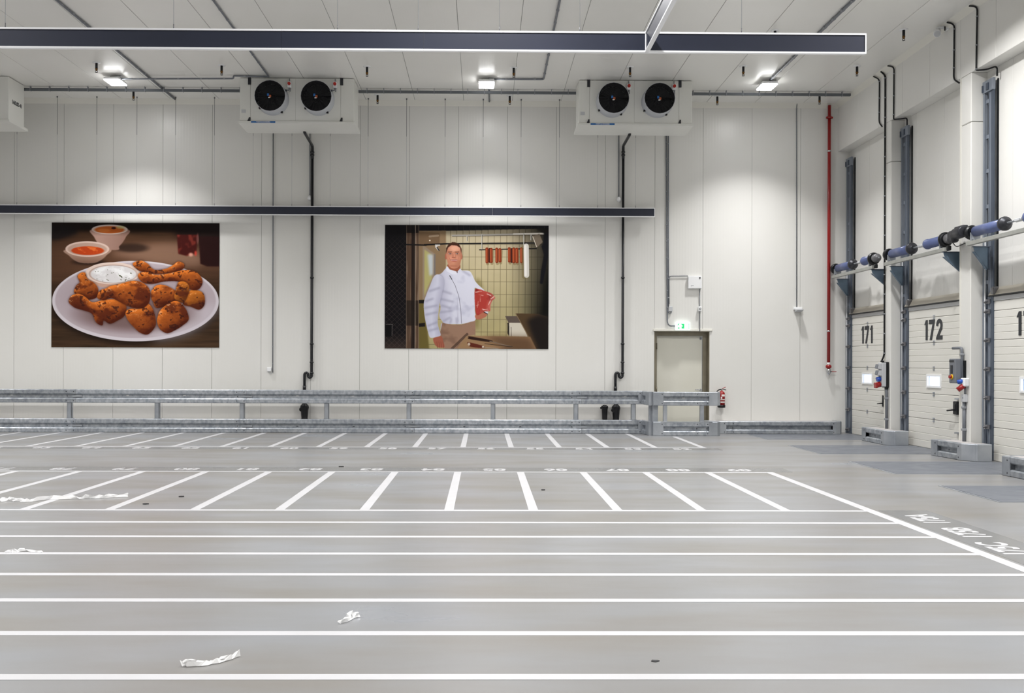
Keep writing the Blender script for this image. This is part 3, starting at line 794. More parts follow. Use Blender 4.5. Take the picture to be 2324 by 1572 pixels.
# tray along the ceiling, broken by the coolers
def tray(label, x0, x1, y, nclip):
    r = thing('cable_tray', label, 'cable tray', (x0, y, CE), group='cable tray along the ceiling before the back wall')
    MB().box(x0, x1, y - .028, y + .028, CE - .095, CE - .055).box(x0, x1, y - .034, y - .028, CE - .10, CE - .045).build('tray', m_tray, r)
    f = None
    for k in range(nclip):
        x = x0 + (x1 - x0) * (k + .5) / nclip
        if f is None: f = MB().box(x - .006, x + .006, y - .038, y + .03, CE - .104, CE).build('tray_clip', m_clip, r); fx0 = x
        else:
            c = f.copy(); COL.objects.link(c); c.location.x += x - fx0; ORG[c.name] = ORG[f.name]
TY = 20.9
tray('grey cable tray under the ceiling left of the left twin fan cooler', at(48, 188, Y=TY).x, c1 - 1.16, TY, 12)
tray('grey cable tray under the ceiling between the two twin fan coolers', c1 + 1.18, c2 - 1.16, TY, 13)
tray('grey cable tray under the ceiling right of the right twin fan cooler', c2 + 1.18, 7.93, TY, 10)
# ceiling conduits
a = at(397, 222, Z=CE); b = at(133, 0, Z=CE)
conduit('black cable across the ceiling at far left, running to the back wall', [(a.x, a.y, CE - .028), (b.x, b.y, CE - .028), (b.x + (b.x - a.x) * .6, b.y + (b.y - a.y) * .6, CE - .028)], .022, m_grey, clips=fr(22), bend=0, clip_s=.026)
a = at(610, 171, Z=CE); b = at(486, 0, Z=CE)
conduit('grey cable that turns at the left cooler and feeds the left lamp', [(-7.47, 20.05, CE - .075), tuple(at(530, 178, Z=CE - .075)), tuple(at(530, 172, Z=CE - .03)), (a.x, a.y, CE - .025), (b.x, b.y, CE - .025), (b.x * 1.0 + (b.x - a.x), b.y + (b.y - a.y), CE - .025)], .018, m_grey, clips=fr(24), bend=.06)
a = at(1232, 185, Z=CE); b = at(1270, 0, Z=CE)
conduit('grey cable feeding the middle lamp with a right angle bend', [(.17, 20.05, CE - .03), (a.x, 20.05, CE - .025), (b.x, b.y, CE - .025), (b.x, b.y - 4, CE - .025)], .02, m_grey, clips=fr(16), bend=.06)
b = at(1933, 0, Z=CE)
conduit('grey conduit running towards the viewer from the right lamp', [(5.92, 19.98, CE - .025), (b.x, b.y, CE - .025), (b.x + .1, b.y - 4, CE - .025)], .026, m_grey, clips=fr(20), bend=0)
conduit('short grey conduit from the middle lamp to the cove', [(.1, 20.33, CE - .02), (.12, D - .1, CE - .02)], .018, m_grey, bend=0)

# back wall conduits with their boxes
u = conduit('thin grey conduit down the wall between the posters, left of the drain pipe', [W(620, 298), W(619, 845)], .011, m_grey, clips=fr(14), bend=0)
q = at(612, 838, Y=D)
r = thing('junction_box', 'small white box at the foot of the thin grey conduit between the posters', 'box', tuple(q))
MB().box(q.x - .05, q.x + .045, D - .06, D, q.z - .045, q.z + .045, .008).build('box_body', m_white, r)
MB().tube([(q.x - .01, D - .03, q.z - .04), (q.x, D - .03, q.z - .09), (q.x + .06, D - .03, q.z - .09), (q.x + .075, D - .03, q.z - .02)], .006, 6, .04).build('cable_loop', m_greyl, r)
def capped(label, px, y0, y1):
    p = at(px, y1, Y=D)
    r = thing('sensor_cable', label, 'sensor', tuple(p))
    MB().cyl(W(px, y0), W(px, y1), .012, 8).build('cable', m_grey, r)
    MB().lathe((p.x, D - .03, p.z), (0, 0, -1), [(-.02, .015), (.0, .045), (.06, .055), (.085, .04), (.095, .018)], 14).build('cap', m_white, r)
    MB().box(p.x - .03, p.x + .03, D - .03, D, p.z - .02, p.z + .02).build('wall_clip', m_greyl, r)
capped('cable with white sensor cap left of the left drain pipe, above the far navy panel', 703.5, 298, 446)
capped('cable with white sensor cap left of the right drain pipe, above the far navy panel', 1404.5, 302, 449)

def drain(label, px, dirx, top, pot_px):
    """black drain pipe from the cooler, trap above the guard rail, gully pot on the plinth"""
    yy = D - .07
    x = at(px, 500, Y=yy).x
    r = thing('drain_pipe', label, 'drain pipe', (x, yy, .3))
    t0 = at(*top, Y=UY + .6); z1 = at(px, 335, Y=yy).z
    z2 = at(px, 852, Y=yy).z; xl = x + dirx * .16
    MB().tube([(t0.x, UY + .62, 6.55), (t0.x, UY + .66, 6.47), (x, yy, z1 + .04), (x, yy, z1 - .25)], .032, 10, .06).build('inlet_pipe', m_grey if False else m_blackp, r)
    arc = [(x, yy, z1 - .2), (x, yy, z2)]
    for k in range(1, 7): arc.append((x + dirx * (.04 - .04 * math.cos(math.pi * k / 6)), yy, z2 - .045 * math.sin(math.pi * k / 6)))
    arc.append((x + dirx * .08, yy, z2 + .02))
    for k in range(1, 7): arc.append((x + dirx * (.08 + .04 - .04 * math.cos(math.pi * k / 6)), yy, z2 + .02 + .045 * math.sin(math.pi * k / 6)))
    arc.append((xl, yy, .66))
    MB().tube(arc, .030, 12).build('pipe', m_blackp, r)
    f = None
    for py in (345, 352, 630, 780, 822, 846):
        z = at(px, py, Y=yy).z
        MB().cyl((x, yy, z - .018), (x, yy, z + .018), .043, 12).box(x - .02, x + .02, yy, D, z - .012, z + .012).build('collar', m_blackp, r)
    MB().cyl((xl, yy, .93), (xl, yy, 1.03), .038, 12).build('collar', m_blackp, r)
    MB().lathe((xl + .01, yy - .04, .285), (0, 0, 1), [(0, .075), (.02, .07), (.20, .085), (.26, .10), (.30, .09), (.34, .05), (.37, .045), (.44, .04)], 16).lathe((xl - .05, yy - .08, .50), (0, -1, 0), [(-.05, .05), (.02, .05), (.03, .04)], 12).build('gully_pot', m_black, r)
    return r, xl, yy
drain('black drain pipe with trap under the left twin fan cooler', 708.5, -1, (690, 303), 697)
r, xl, yy = drain('black drain pipe with trap under the right twin fan cooler', 1414, -1, (1430, 306), 1386)
x = at(1372, 930, Y=yy).x
r = thing('gully_pot', 'black gully pot on the plinth left of the right drain pipe foot', 'drain', (x, yy, .285))
yy -= .02
MB().lathe((x, yy, .285), (0, 0, 1), [(0, .055), (.20, .065), (.25, .07), (.26, .078), (.31, .078), (.31, .06)], 16).build('pot', m_black, r)
MB().lathe((x, yy, .595), (0, 0, 1), [(0, .05), (.02, .045)], 12).box(x - .10, x - .07, yy - .02, yy + .02, .53, .57).build('lid', m_black, r)

conduit('grey conduit from the right cooler down to the lit exit sign', [W(1512, 304), W(1514.5, 732), W(1519, 739), W(1532, 739.5)], .014, m_grey, clips=fr(12), bend=.04)
conduit('second conduit beside the exit sign one, ending at a junction box', [W(1516.8, 304), W(1516.8, 560), W(1517.2, 697)], .014, m_grey, clips=fr(9), bend=0)
conduit('grey conduit loop over the junction box to the white control box', [W(1518.5, 690), W(1518.5, 626.5), W(1561, 626)], .010, m_grey, clips=(.6, .8, .95), bend=.06)
q = at(1521, 701, Y=D)
r = thing('junction_box', 'grey junction box with a cable loop, up left of the exit sign', 'box', tuple(q))
MB().box(q.x - .045, q.x + .045, D - .06, D, q.z - .055, q.z + .055, .008).build('box_body', m_greyl, r)
MB().tube([(q.x + .02, D - .04, q.z - .05), (q.x + .015, D - .04, q.z - .10), (q.x - .05, D - .04, q.z - .10), (q.x - .055, D - .04, q.z - .03)], .009, 6, .04).build('cable_loop', m_grey, r)
a, b = at(1560.3, 627, Y=D), at(1591, 655, Y=D)
r = thing('control_box', 'white control box with a small black lock on the wall above the door', 'control box', (a.x, D, b.z))
MB().box(a.x, b.x, D - .075, D, b.z, a.z, .006).build('box_body', m_white, r)
MB().box(a.x + .004, b.x - .004, D - .083, D - .075, b.z + .004, a.z - .004, .003).build('box_door', m_white, r)
MB().lathe((b.x - .045, D - .083, a.z - .04), (0, -1, 0), [(0, .018), (.012, .016)], 12).build('lock', m_black, r)
MB().box(a.x + .06, a.x + .075, D - .085, D - .082, b.z + .05, b.z + .065).box(a.x + .085, a.x + .125, D - .085, D - .082, b.z + .054, b.z + .062).build('printed_mark', m_grey, r)
MB().box(b.x - .005, b.x + .005, D - .06, D - .03, b.z + .12, b.z + .16).build('latch', m_greyl, r)
conduit('thin cable from the white control box down to the push button and door', [W(1588, 655), W(1588.3, 752)], .009, m_grey, bend=0, clips=(.12, .9))
q = at(1587, 701, Y=D)
r = thing('push_button', 'small white push button box with round black ring, right above the door', 'switch', tuple(q))
MB().box(q.x - .038, q.x + .038, D - .085, D - .002, q.z - .052, q.z + .052, .010).build('box_body', m_white, r)
MB().lathe((q.x, D - .084, q.z), (0, -1, 0), [(0, .024), (.006, .022)], 16).build('ring', m_num, r)
MB().lathe((q.x, D - .088, q.z), (0, -1, 0), [(0, .013), (.010, .011)], 12).build('button', m_white, r)

# exit sign
a, b = at(1532, 731, Y=D), at(1565, 749.5, Y=D)
r = thing('exit_sign', 'lit emergency exit sign with green arrow over the cream door', 'sign', (a.x, D, b.z))
MB().box(a.x, b.x, D - .075, D, b.z, a.z, .006).build('sign_case', m_case, r)
MB().box(a.x + .01, b.x - .01, D - .080, D - .074, b.z + .012, a.z - .012).build('sign_face', m_exit, r)
w_, h_ = b.x - a.x, a.z - b.z
gx, gz, gs = a.x + .045, b.z + .035, .115
yy = D - .0805
g_ = MB()
g_.prism_y([(gx, gz), (gx + .045, gz), (gx + .045, gz + .030), (gx + .018, gz + .030), (gx, gz + .03)], yy - .002, yy)
g_.prism_y([(gx + .085, gz), (gx + .15, gz), (gx + .15, gz + gs), (gx + .065, gz + gs), (gx + .115, gz + .055), (gx + .085, gz + .055)], yy - .002, yy)
g_.prism_y([(gx, gz + gs), (gx, gz + .055), (gx + .045, gz + gs)], yy - .002, yy)
g_.build('arrow_field', m_green, r)
g_ = MB().box(gx + .245, gx + .257, yy - .002, yy, gz, gz + gs)
g_.box(gx + .240, gx + .262, yy - .002, yy, gz, gz + .012).box(gx + .240, gx + .262, yy - .002, yy, gz + gs - .012, gz + gs)
g_.build('door_pictogram', m_green, r)

# emergency luminaire with its cable, right of the door
conduit('thin dark cable down the wall right of the door to a small wall lamp', [W(1809, 232, .09), W(1808, 246, .02), W(1808, 698, .02)], .010, m_grey, clips=fr(16), bend=.03)
q = at(1810, 705, Y=D)
r = thing('wall_lamp', 'small white unlit emergency lamp at the end of the thin cable', 'lamp', tuple(q))
MB().box(q.x - .10, q.x + .10, D - .05, D, q.z + .02, q.z + .08, .008).build('lamp_base', m_white, r)
MB().prism_x([(D - .02, q.z + .03), (D - .22, q.z + .02), (D - .22, q.z + .005), (D - .02, q.z - .03)], q.x - .07, q.x + .07).build('lamp_head', m_greyl, r)

# red sprinkler riser with valve
yy = D - .10
x = at(1881.5, 500, Y=yy).x
zt, zb = CE - .06, at(1882, 822, Y=yy).z
r = thing('red_pipe', 'red vertical sprinkler pipe with valve in the right corner of the back wall', 'pipe', (x, yy, zb))
MB().cyl((x, yy, zb), (x, yy, zt), .036, 14).build('pipe', m_red, r)
def zz(py): return at(1882, py, Y=yy).z
MB().cyl((x, yy, zz(269)), (x, yy, zz(264)), .05, 12).box(x - .075, x + .075, yy - .02, yy + .02, zz(269), zz(265)).build('coupling', m_red, r)
for py in (343, 751):
    MB().cyl((x, yy, zz(py + 1.6)), (x, yy, zz(py - 1.6)), .042, 12).box(x - .01, x + .01, yy, D, zz(py + 1), zz(py - 1)).build('pipe_clip', m_chrome, r)
MB().cyl((x, yy, zz(828)), (x, yy, zb), .034, 12).build('pipe_end', m_white, r)
MB().cyl((x, yy, zz(835)), (x, yy, zz(828)), .05, 12).box(x - .06, x + .06, yy - .02, yy + .02, zz(834), zz(829)).build('coupling', m_red, r)
MB().lathe((x, yy, zz(851)), (0, 0, 1), [(0, .02), (.02, .03), (.04, .045), (.09, .05), (.13, .04), (.16, .03)], 14).cyl((x, yy, zz(843)), (x + .07, yy, zz(843)), .014, 8).build('ball_valve', m_chrome, r)
MB().box(x + .06, x + .18, yy - .012, yy + .012, zz(843) - .008, zz(843) + .008, .004).build('valve_lever', m_red, r)

# fire extinguisher
q = at(1638, 905, Y=D - .13)
ex, ey = q.x, D - .13
r = thing('fire_extinguisher', 'red fire extinguisher on the wall right of the cream door', 'extinguisher', (ex, ey, .56))
zb = .565
MB().lathe((ex, ey, zb), (0, 0, 1), [(.06, .072), (.30, .072), (.335, .066), (.36, .045), (.372, .022), (.385, .020)], 20).build('cylinder', m_red, r)
MB().lathe((ex, ey, zb), (0, 0, 1), [(0, .074), (.01, .080), (.06, .080), (.062, .074)], 20).box(ex - .09, ex - .06, ey - .03, ey + .03, zb + .012, zb + .035).build('foot_ring', m_black, r)
MB().lathe((ex, ey, zb + .38), (0, 0, 1), [(0, .02), (.04, .017), (.05, .012)], 12).build('valve', m_chrome, r)
MB().tube([(ex, ey, zb + .42), (ex + .02, ey, zb + .435), (ex + .09, ey, zb + .462)], .008, 6).build('lever', m_red, r)
MB().tube([(ex, ey, zb + .415), (ex + .04, ey, zb + .413), (ex + .10, ey, zb + .398)], .008, 6).build('handle', m_black, r)
MB().tube([(ex - .01, ey, zb + .41), (ex - .07, ey - .01, zb + .405), (ex - .12, ey - .02, zb + .36), (ex - .125, ey - .02, zb + .20)], .012, 8, .05).build('hose', m_black, r)
def band(z0, z1, a0, a1, m, nm):
    rr = .0728; n = 8; v = []
    for z in (z0, z1):
        for k in range(n + 1):
            a = a0 + (a1 - a0) * k / n; v.append((ex + rr * math.sin(a), ey - rr * math.cos(a), zb + z))
    MB().add(v, [(k, k + 1, n + 2 + k, n + 1 + k) for k in range(n)], True).build(nm, m, r)
band(.255, .30, -.3, .9, m_refl, 'label'); band(.20, .245, -.5, -.1, m_refl, 'label'); band(.175, .19, -.6, 1.0, m_refl, 'label'); band(.115, .14, -.6, 1.0, m_refl, 'label')
MB().box(ex - .02, ex + .02, ey + .05, D, zb + .2, zb + .3).build('wall_bracket', m_black, r)

# bulkhead conduits
def bulk(label, pts, d=.02, r_=.014):
    P = [tuple(at(*p, X=XB - d)) for p in pts]
    return P
for lab, pts, ext in (('thin black conduit highest up the bulkhead corner, nearest the back wall', [(1991, 165), (1996, 180), (1995, 278), (2002, 287)], None),
                      ('black conduit right of the thick cable, bending into the middle door recess', [(2024, 140), (2029, 152), (2028, 262)], 18.76),
                      ('thin black conduit on the bulkhead beside the white speaker', [(2160, 40), (2166, 55), (2164.5, 180), (2177, 188)], None),
                      ('black conduit at the right picture edge, nearest the viewer on the bulkhead', [(2211, 0), (2218, 15), (2215.5, 148)], 15.46)):
    P = bulk(lab, pts)
    P[0] = (P[0][0] - .07, P[0][1] + .02, CE - .03)
    if ext:
        z = ZB - .03; x, y, _ = P[-1]
        P[-1] = (x, y, ZB + .02)
        P += [(x, y, z), (8.16, y - .05, z), (8.22, ext - .02, z), (8.22, ext - .02, 6.18)]
    conduit(lab, P, .014, m_black, bend=.07, clips=(.18, .45, .68), clip_s=.016)
P = bulk('', [(2005, 156), (2007.5, 172), (2008, 280)])
P[0] = (P[0][0] - .05, P[0][1], CE - .03)
y = 19.27
conduit('thick black cable down the pier to the socket box beside dock door 171', [P[0], (XB - .02, y, P[1][2]), (XB - .02, y, 6.3), (XB - .02, y, 1.75), (XB - .03, y + .05, 1.66), (XB - .06, y + .06, 1.60)], .017, m_black, clips=fr(15), bend=.06, clip_s=.019)

# socket box on the first pier
r = thing('socket_box', 'black and grey power socket box on the pier right of dock door 171', 'socket box', (XB, 19.2, 1.1))
MB().box(XB - .05, XB, 19.08, 19.33, 1.09, 1.60, .01).build('back_box', m_black, r)
MB().box(XB - .13, XB - .05, 19.09, 19.32, 1.11, 1.585, .01).build('front_box', m_greyl, r)
for z, m in ((1.50, m_greyl), (1.375, m_greyl)):
    s = MB().prism_y([(XB - .13, z - .05), (XB - .21, z - .03), (XB - .19, z + .055), (XB - .13, z + .06)], 19.12, 19.26).build('socket', m, r)
    MB().prism_y([(XB - .214, z - .028), (XB - .22, z - .022), (XB - .20, z + .055), (XB - .194, z + .05)], 19.13, 19.25).build('socket_flap', m_grey, s)
s = MB().cyl((XB - .13, 19.19, 1.265), (XB - .20, 19.19, 1.25), .05, 14).build('socket', m_sblue, r)
s = MB().cyl((XB - .13, 19.19, 1.155), (XB - .24, 19.19, 1.13), .055, 14).box(XB - .24, XB - .2, 19.13, 19.25, 1.08, 1.19, .01).build('socket', m_red, r)
MB().cyl((XB - .05, 19.27, 1.60), (XB - .05, 19.27, 1.63), .025, 10).cyl((XB - .03, 19.13, 1.06), (XB - .03, 19.13, 1.10), .03, 10).build('cable_gland', m_black, r)
conduit('grey conduit from the socket box down to the kerb guard', [(XB - .03, 19.16, 1.08), (XB - .03, 19.13, 1.0), (XB - .03, 19.13, .26)], .028, m_grey, clips=(.25, .75), bend=.05)

# control box and socket on the second pier
r = thing('door_control_box', 'grey control box with red and yellow switch on the pier right of door 172', 'control box', (XB, 16.2, 1.2))
MB().box(XB - .15, XB - .02, 16.08, 16.31, 1.24, 1.65, .012).build('box_body', m_grey, r)
MB().box(XB - .156, XB - .148, 16.14, 16.29, 1.595, 1.625).build('display', m_num, r)
MB().box(XB - .156, XB - .148, 16.18, 16.25, 1.40, 1.54).build('keypad', m_num, r)
sw = MB().cyl((XB - .148, 16.2, 1.345), (XB - .165, 16.2, 1.345), .042, 16).build('switch_plate', m_yellow, r)
MB().cyl((XB - .165, 16.2, 1.345), (XB - .20, 16.2, 1.345), .028, 12).build('switch_knob', m_red, sw)
MB().box(XB - .03, XB, 16.02, 16.09, 1.26, 1.62).build('mounting_plate', m_black, r)
conduit('grey conduit with elbow rising from the dock door control box', [(XB - .04, 16.40, 1.83), (XB - .04, 16.09, 1.83), (XB - .04, 16.07, 1.30)], .024, m_grey, clips=(.5,), bend=.05)
r = thing('wall_socket', 'white socket with blue and red outlets below the dock door control box', 'socket', (XB, 15.97, 1.15))
MB().box(XB - .09, XB, 15.91, 16.04, 1.19, 1.33, .015).build('socket_body', m_white, r)
MB().cyl((XB - .06, 15.98, 1.28), (XB - .15, 16.02, 1.26), .035, 12).build('outlet', m_sblue, r)
MB().cyl((XB - .05, 15.98, 1.21), (XB - .15, 16.01, 1.13), .042, 12).build('outlet', m_red, r)
conduit('grey conduit under the white socket on the pier right of dock door 172', [(XB - .03, 16.0, 1.2), (XB - .03, 16.0, 1.0)], .016, m_grey, bend=0)
r = thing('junction_box', 'light grey junction box on the pier between socket and kerb guard', 'box', (XB, 16.0, .9))
MB().box(XB - .07, XB, 15.955, 16.055, .93, 1.06, .008).build('box_body', m_greyl, r)
MB().lathe((XB - .07, 15.99, 1.0), (-1, 0, 0), [(0, .012), (.005, .01)], 8).build('screw', m_grey, r)
conduit('grey conduit from the junction box down to the kerb guard at dock door 172', [(XB - .03, 16.03, .94), (XB - .03, 16.03, .27)], .028, m_grey, clips=(.15, .7), bend=0)

# speaker high at the right wall
q = at(2132, 60, X=7.86)
r = thing('ceiling_speaker', 'white cylindrical speaker on a bracket high on the right bulkhead', 'speaker', tuple(q))
MB().lathe((q.x + .02, q.y + .12, q.z - .06), (-.35, -.75, -.45), [(-.08, .05), (-.06, .062), (.13, .062), (.14, .055)], 18).build('speaker_body', m_white, r)
MB().lathe((q.x + .02 - .0528, q.y + .12 - .113, q.z - .06 - .068), (-.35, -.75, -.45), [(-.012, .054), (.002, .052)], 18).build('speaker_grille', m_greyl, r)
MB().tube([(q.x + .0, q.y + .14, q.z - .04), (q.x + .02, q.y + .12, q.z + .02), (q.x + .17, q.y + .04, q.z + .0)], .022, 8, .04).box(XB - .02, XB, q.y - .0, q.y + .09, q.z - .05, q.z + .05, .006).build('bracket', m_white, r)
MB().cyl((q.x + .11, q.y + .03, q.z - .06), (q.x + .11, q.y + .03, q.z + .01), .012, 8).build('cable_end', m_black, r)

# ================================================================== SPRING SHAFTS OF THE DOCK DOORS
def spring_shaft(y0, motor, label, y_end):
    """y0: far drum; runs towards the viewer"""
    x, z = 7.90, 3.69
    r = thing('spring_shaft', label, 'door mechanism', (x, y0, z), group=None)
    A = (0, -1, 0)
    P = lambda dy: (x, y0 - dy, z)
    MB().lathe(P(-.06), A, [(0, .10), (.0, .115), (.06, .115), (.062, .10), (.10, .10)], 20).build('cable_drum', m_black, r)
    MB().lathe(P(.12), A, [(0, .084), (.80, .084)], 20).build('spring_tube', m_tank, r)
    MB().lathe(P(.92), A, [(0, .09), (.02, .105), (.07, .11), (.10, .095), (.12, .06), (.14, .05)], 20).build('end_plug', m_dark, r)
    MB().cyl(P(.95), P(y_end + .2), .016, 10).build('shaft', m_galv2, r)
    MB().lathe(P(1.30), A, [(0, .03), (.16, .03)], 10).box(x - .045, x + .045, y0 - 1.44, y0 - 1.31, z - .02, z + .02, .006).build('coupling', m_greyl, r)
    MB().lathe(P(1.60), A, [(0, .085), (.006, .092), (.04, .092), (.05, .084), (y_end - 1.72, .084)], 20).build('spring_tube', m_tank, r)
    d = y_end
    MB().lathe(P(d - .14), A, [(0, .095), (.04, .10), (.06, .125), (.10, .125), (.11, .11), (.14, .105)], 24).build('cable_drum', m_black, r)
    MB().lathe(P(d), A, [(0, .075), (.02, .085), (.12, .085), (.15, .07), (.16, .03), (.19, .028)], 20).build('gear_hub', m_cast, r)
    # bracket plates and beam
    for dy in (.05, d - .16):
        MB().box(x - .09, x + .07, y0 - dy - .07, y0 - dy - .055, z - .17, z - .02).box(x - .09, x + .07, y0 - dy - .055, y0 - dy + .06, z - .17, z - .16).build('bearing_plate', m_galv2, r)
        for k in range(3):
            MB().cyl((x - .06 + .05 * k, y0 - dy - .056, z - .145), (x - .06 + .05 * k, y0 - dy - .085, z - .145), .014, 6).build('fixing_bolt', m_bolt, r)
    MB().box(x - .10, x - .04, y0 - d - .10, y0 + .02, z - .222, z - .155, .006).build('carrier_beam', m_beam, r)
    for dy, xg in ((-.03, x + .03), (d + .05, x - .09)):
        yy = y0 - dy
        MB().prism_y([(xg, z - .23), (8.19, z - .23), (8.19, z - .60), (8.16, z - .60), (xg + .02, z - .30)], yy - .006, yy + .006).prism_y([(xg - .005, z - .31), (xg + .02, z - .31), (8.17, z - .60), (8.145, z - .60)], yy - .006, yy + .03).build('gusset', m_gusset, r)
        MB().box(8.17, 8.20, yy - .02, yy + .02, z - .60, z - .24).box(xg - .01, 8.20, yy - .03, yy + .03, z - .235, z - .222).build('gusset_flange', m_gdark, r)
    if motor:
        b = MB().box(x - .10, x + .03, y0 - d - .38, y0 - d - .18, z - .10, z + .10, .03).build('gear_box', m_dark, r)
        MB().lathe((x - .04, y0 - d - .36, z + .03), (-.12, -1, .0), [(0, .075), (.03, .095), (.37, .095), (.40, .08)], 18).build('motor', m_dark, r)
        MB().box(x - .09, x + .0, y0 - d - .72, y0 - d - .42, z + .10, z + .14, .01).build('motor_box', m_dark, r)
        MB().lathe((x - .085, y0 - d - .17, z - .045), A, [(0, .03), (.05, .03)], 10).build('crank_socket', m_cast, r)
        MB().tube([(x - .05, y0 - d - .30, z - .10), (x - .05, y0 - d - .42, z - .19), (x - .05, y0 - d - .72, z - .16)], .007, 6, .08).build('motor_cable', m_black, r)
    MB().box(x - .06, x, y0 - d - .16, y0 - d - .06, z - .21, z - .13, .01).build('safety_catch', m_black, r)
    return r
spring_shaft(21.62, False, 'blue spring tubes and shaft above dock door 171, nearest the back wall', 2.14)
spring_shaft(18.77, True, 'blue spring tubes, shaft and dark motor above dock door 172', 2.34)
spring_shaft(15.58, True, 'blue spring tubes and shaft above dock door 173, cut off by the right picture edge', 2.34)

# ================================================================== POSTERS (flat prints, painted into arrays here)
def smooth_poly(P, k=6):
    P = np.array(P, float); n = len(P); out = []
    for i in range(n):
        a, b, c, d = P[i - 1], P[i], P[(i + 1) % n], P[(i + 2) % n]
        for t in np.linspace(0, 1, k, endpoint=False):
            out.append(.5 * ((2 * b) + (-a + c) * t + (2 * a - 5 * b + 4 * c - d) * t * t + (-a + 3 * b - 3 * c + d) * t ** 3))
    return np.array(out)
class Paint:
    def __init__(s, w, h, x0, y0, x1, y1, seed):
        s.w, s.h = w, h
        s.X, s.Y = np.meshgrid(x0 + (np.arange(w) + .5) * (x1 - x0) / w, y0 + (np.arange(h) + .5) * (y1 - y0) / h)
        s.x0, s.y0, s.kx, s.ky = x0, y0, w / (x1 - x0), h / (y1 - y0)
        s.im = np.zeros((h, w, 3)); s.rng = np.random.RandomState(seed)
    def blur(s, a, r):
        r = int(r)
        if r < 1: return a
        for _ in range(2):
            for ax in (0, 1):
                p = np.concatenate([np.repeat(a.take([0], ax), r + 1, ax), a, np.repeat(a.take([-1], ax), r, ax)], ax)
                c = np.cumsum(p, ax); n = a.shape[ax]
                a = (c.take(range(2 * r + 1, 2 * r + 1 + n), ax) - c.take(range(0, n), ax)) / (2 * r + 1)
        return a
    def noise(s, sx, sy, octs=3):
        t = np.zeros((s.h, s.w)); amp = 1; tot = 0
        jj, ii = np.meshgrid(np.arange(s.w), np.arange(s.h)); big = max(sx, sy) > 4 * min(sx, sy)
        for o in range(octs):
            th = 0 if big else .6 + 1.1 * o; g = s.rng.rand(64, 64)
            u = (jj / sx * math.cos(th) - ii / sy * math.sin(th)) * 2 ** o + 31.7 * o; v = (jj / sx * math.sin(th) + ii / sy * math.cos(th)) * 2 ** o + 11.3 * o
            iu, iv = np.floor(u).astype(int), np.floor(v).astype(int); fu, fv = u - iu, v - iv
            fu = fu * fu * (3 - 2 * fu); fv = fv * fv * (3 - 2 * fv)
            G4 = lambda a, b: g[(iv + b) % 64, (iu + a) % 64]
            t += amp * ((G4(0, 0) * (1 - fu) + G4(1, 0) * fu) * (1 - fv) + (G4(0, 1) * (1 - fu) + G4(1, 1) * fu) * fv); tot += amp; amp *= .55
        return t / tot
    def poly(s, P, smooth=True, soft=0.8):
        P = smooth_poly(P) if smooth else np.array(P, float)
        acc = np.zeros((s.h, s.w))
        lo, hi = P.min(0), P.max(0)
        c0, c1 = max(0, int((lo[0] - s.x0) * s.kx) - 1), min(s.w, int((hi[0] - s.x0) * s.kx) + 2)
        r0, r1 = max(0, int((lo[1] - s.y0) * s.ky) - 1), min(s.h, int((hi[1] - s.y0) * s.ky) + 2)
        if c1 <= c0 or r1 <= r0: return acc
        X, Y = s.X[r0:r1, c0:c1], s.Y[r0:r1, c0:c1]; ins = np.zeros(X.shape, bool)
        for (xa, ya), (xb, yb) in zip(P, np.roll(P, -1, 0)):
            if ya == yb: continue
            ins ^= ((Y < ya) != (Y < yb)) & (X < xa + (Y - ya) * (xb - xa) / (yb - ya))
        acc[r0:r1, c0:c1] = ins
        return s.blur(acc, soft) if soft >= 1 else acc
    def ell(s, cx, cy, rx, ry, soft=.04):
        d = np.sqrt(((s.X - cx) / rx) ** 2 + ((s.Y - cy) / ry) ** 2)
        return np.clip((1 - d) / soft + .5, 0, 1)
    def line(s, x0, y0, x1, y1, w):
        dx, dy = x1 - x0, y1 - y0; L = dx * dx + dy * dy
        t = np.clip(((s.X - x0) * dx + (s.Y - y0) * dy) / L, 0, 1)
        d = np.hypot(s.X - x0 - t * dx, s.Y - y0 - t * dy)
        return np.clip((w / 2 - d) / 2 + .5, 0, 1)
    def put(s, m, col, a=1.):
        c = np.array(col, float) / 255 if not isinstance(col, np.ndarray) else col
        m = (m * a)[..., None]
        s.im = s.im * (1 - m) + c * m
    def puff(s, m, r=14, k=2.2, lx=-.45, ly=-.8):
        b = s.blur(m, r); gy, gx = np.gradient(b)
        return np.clip(.5 + k * r * (gx * -lx * -1 + gy * -ly * -1) * .5 * -1, 0, 1) if False else np.clip(.5 - k * r * .5 * (gx * -lx + gy * -ly) * -1, 0, 1)
    def material(s, name, rough=.42):
        s.im = np.clip(s.im, 0, 1)
        img = bpy.data.images.new(name, s.w, s.h)
        px = np.ones((s.h, s.w, 4), np.float32); px[..., :3] = s.im[::-1]
        img.pixels.foreach_set(px.ravel()); img.update(); img.pack()
        m = bpy.data.materials.new(name); m.use_nodes = True
        nt = m.node_tree; b = nt.nodes['Principled BSDF']; t = nt.nodes.new('ShaderNodeTexImage'); t.image = img
        nt.links.new(t.outputs['Color'], b.inputs['Base Color']); b.inputs['Roughness'].default_value = rough; b.inputs['Specular IOR Level'].default_value = .12
        return m

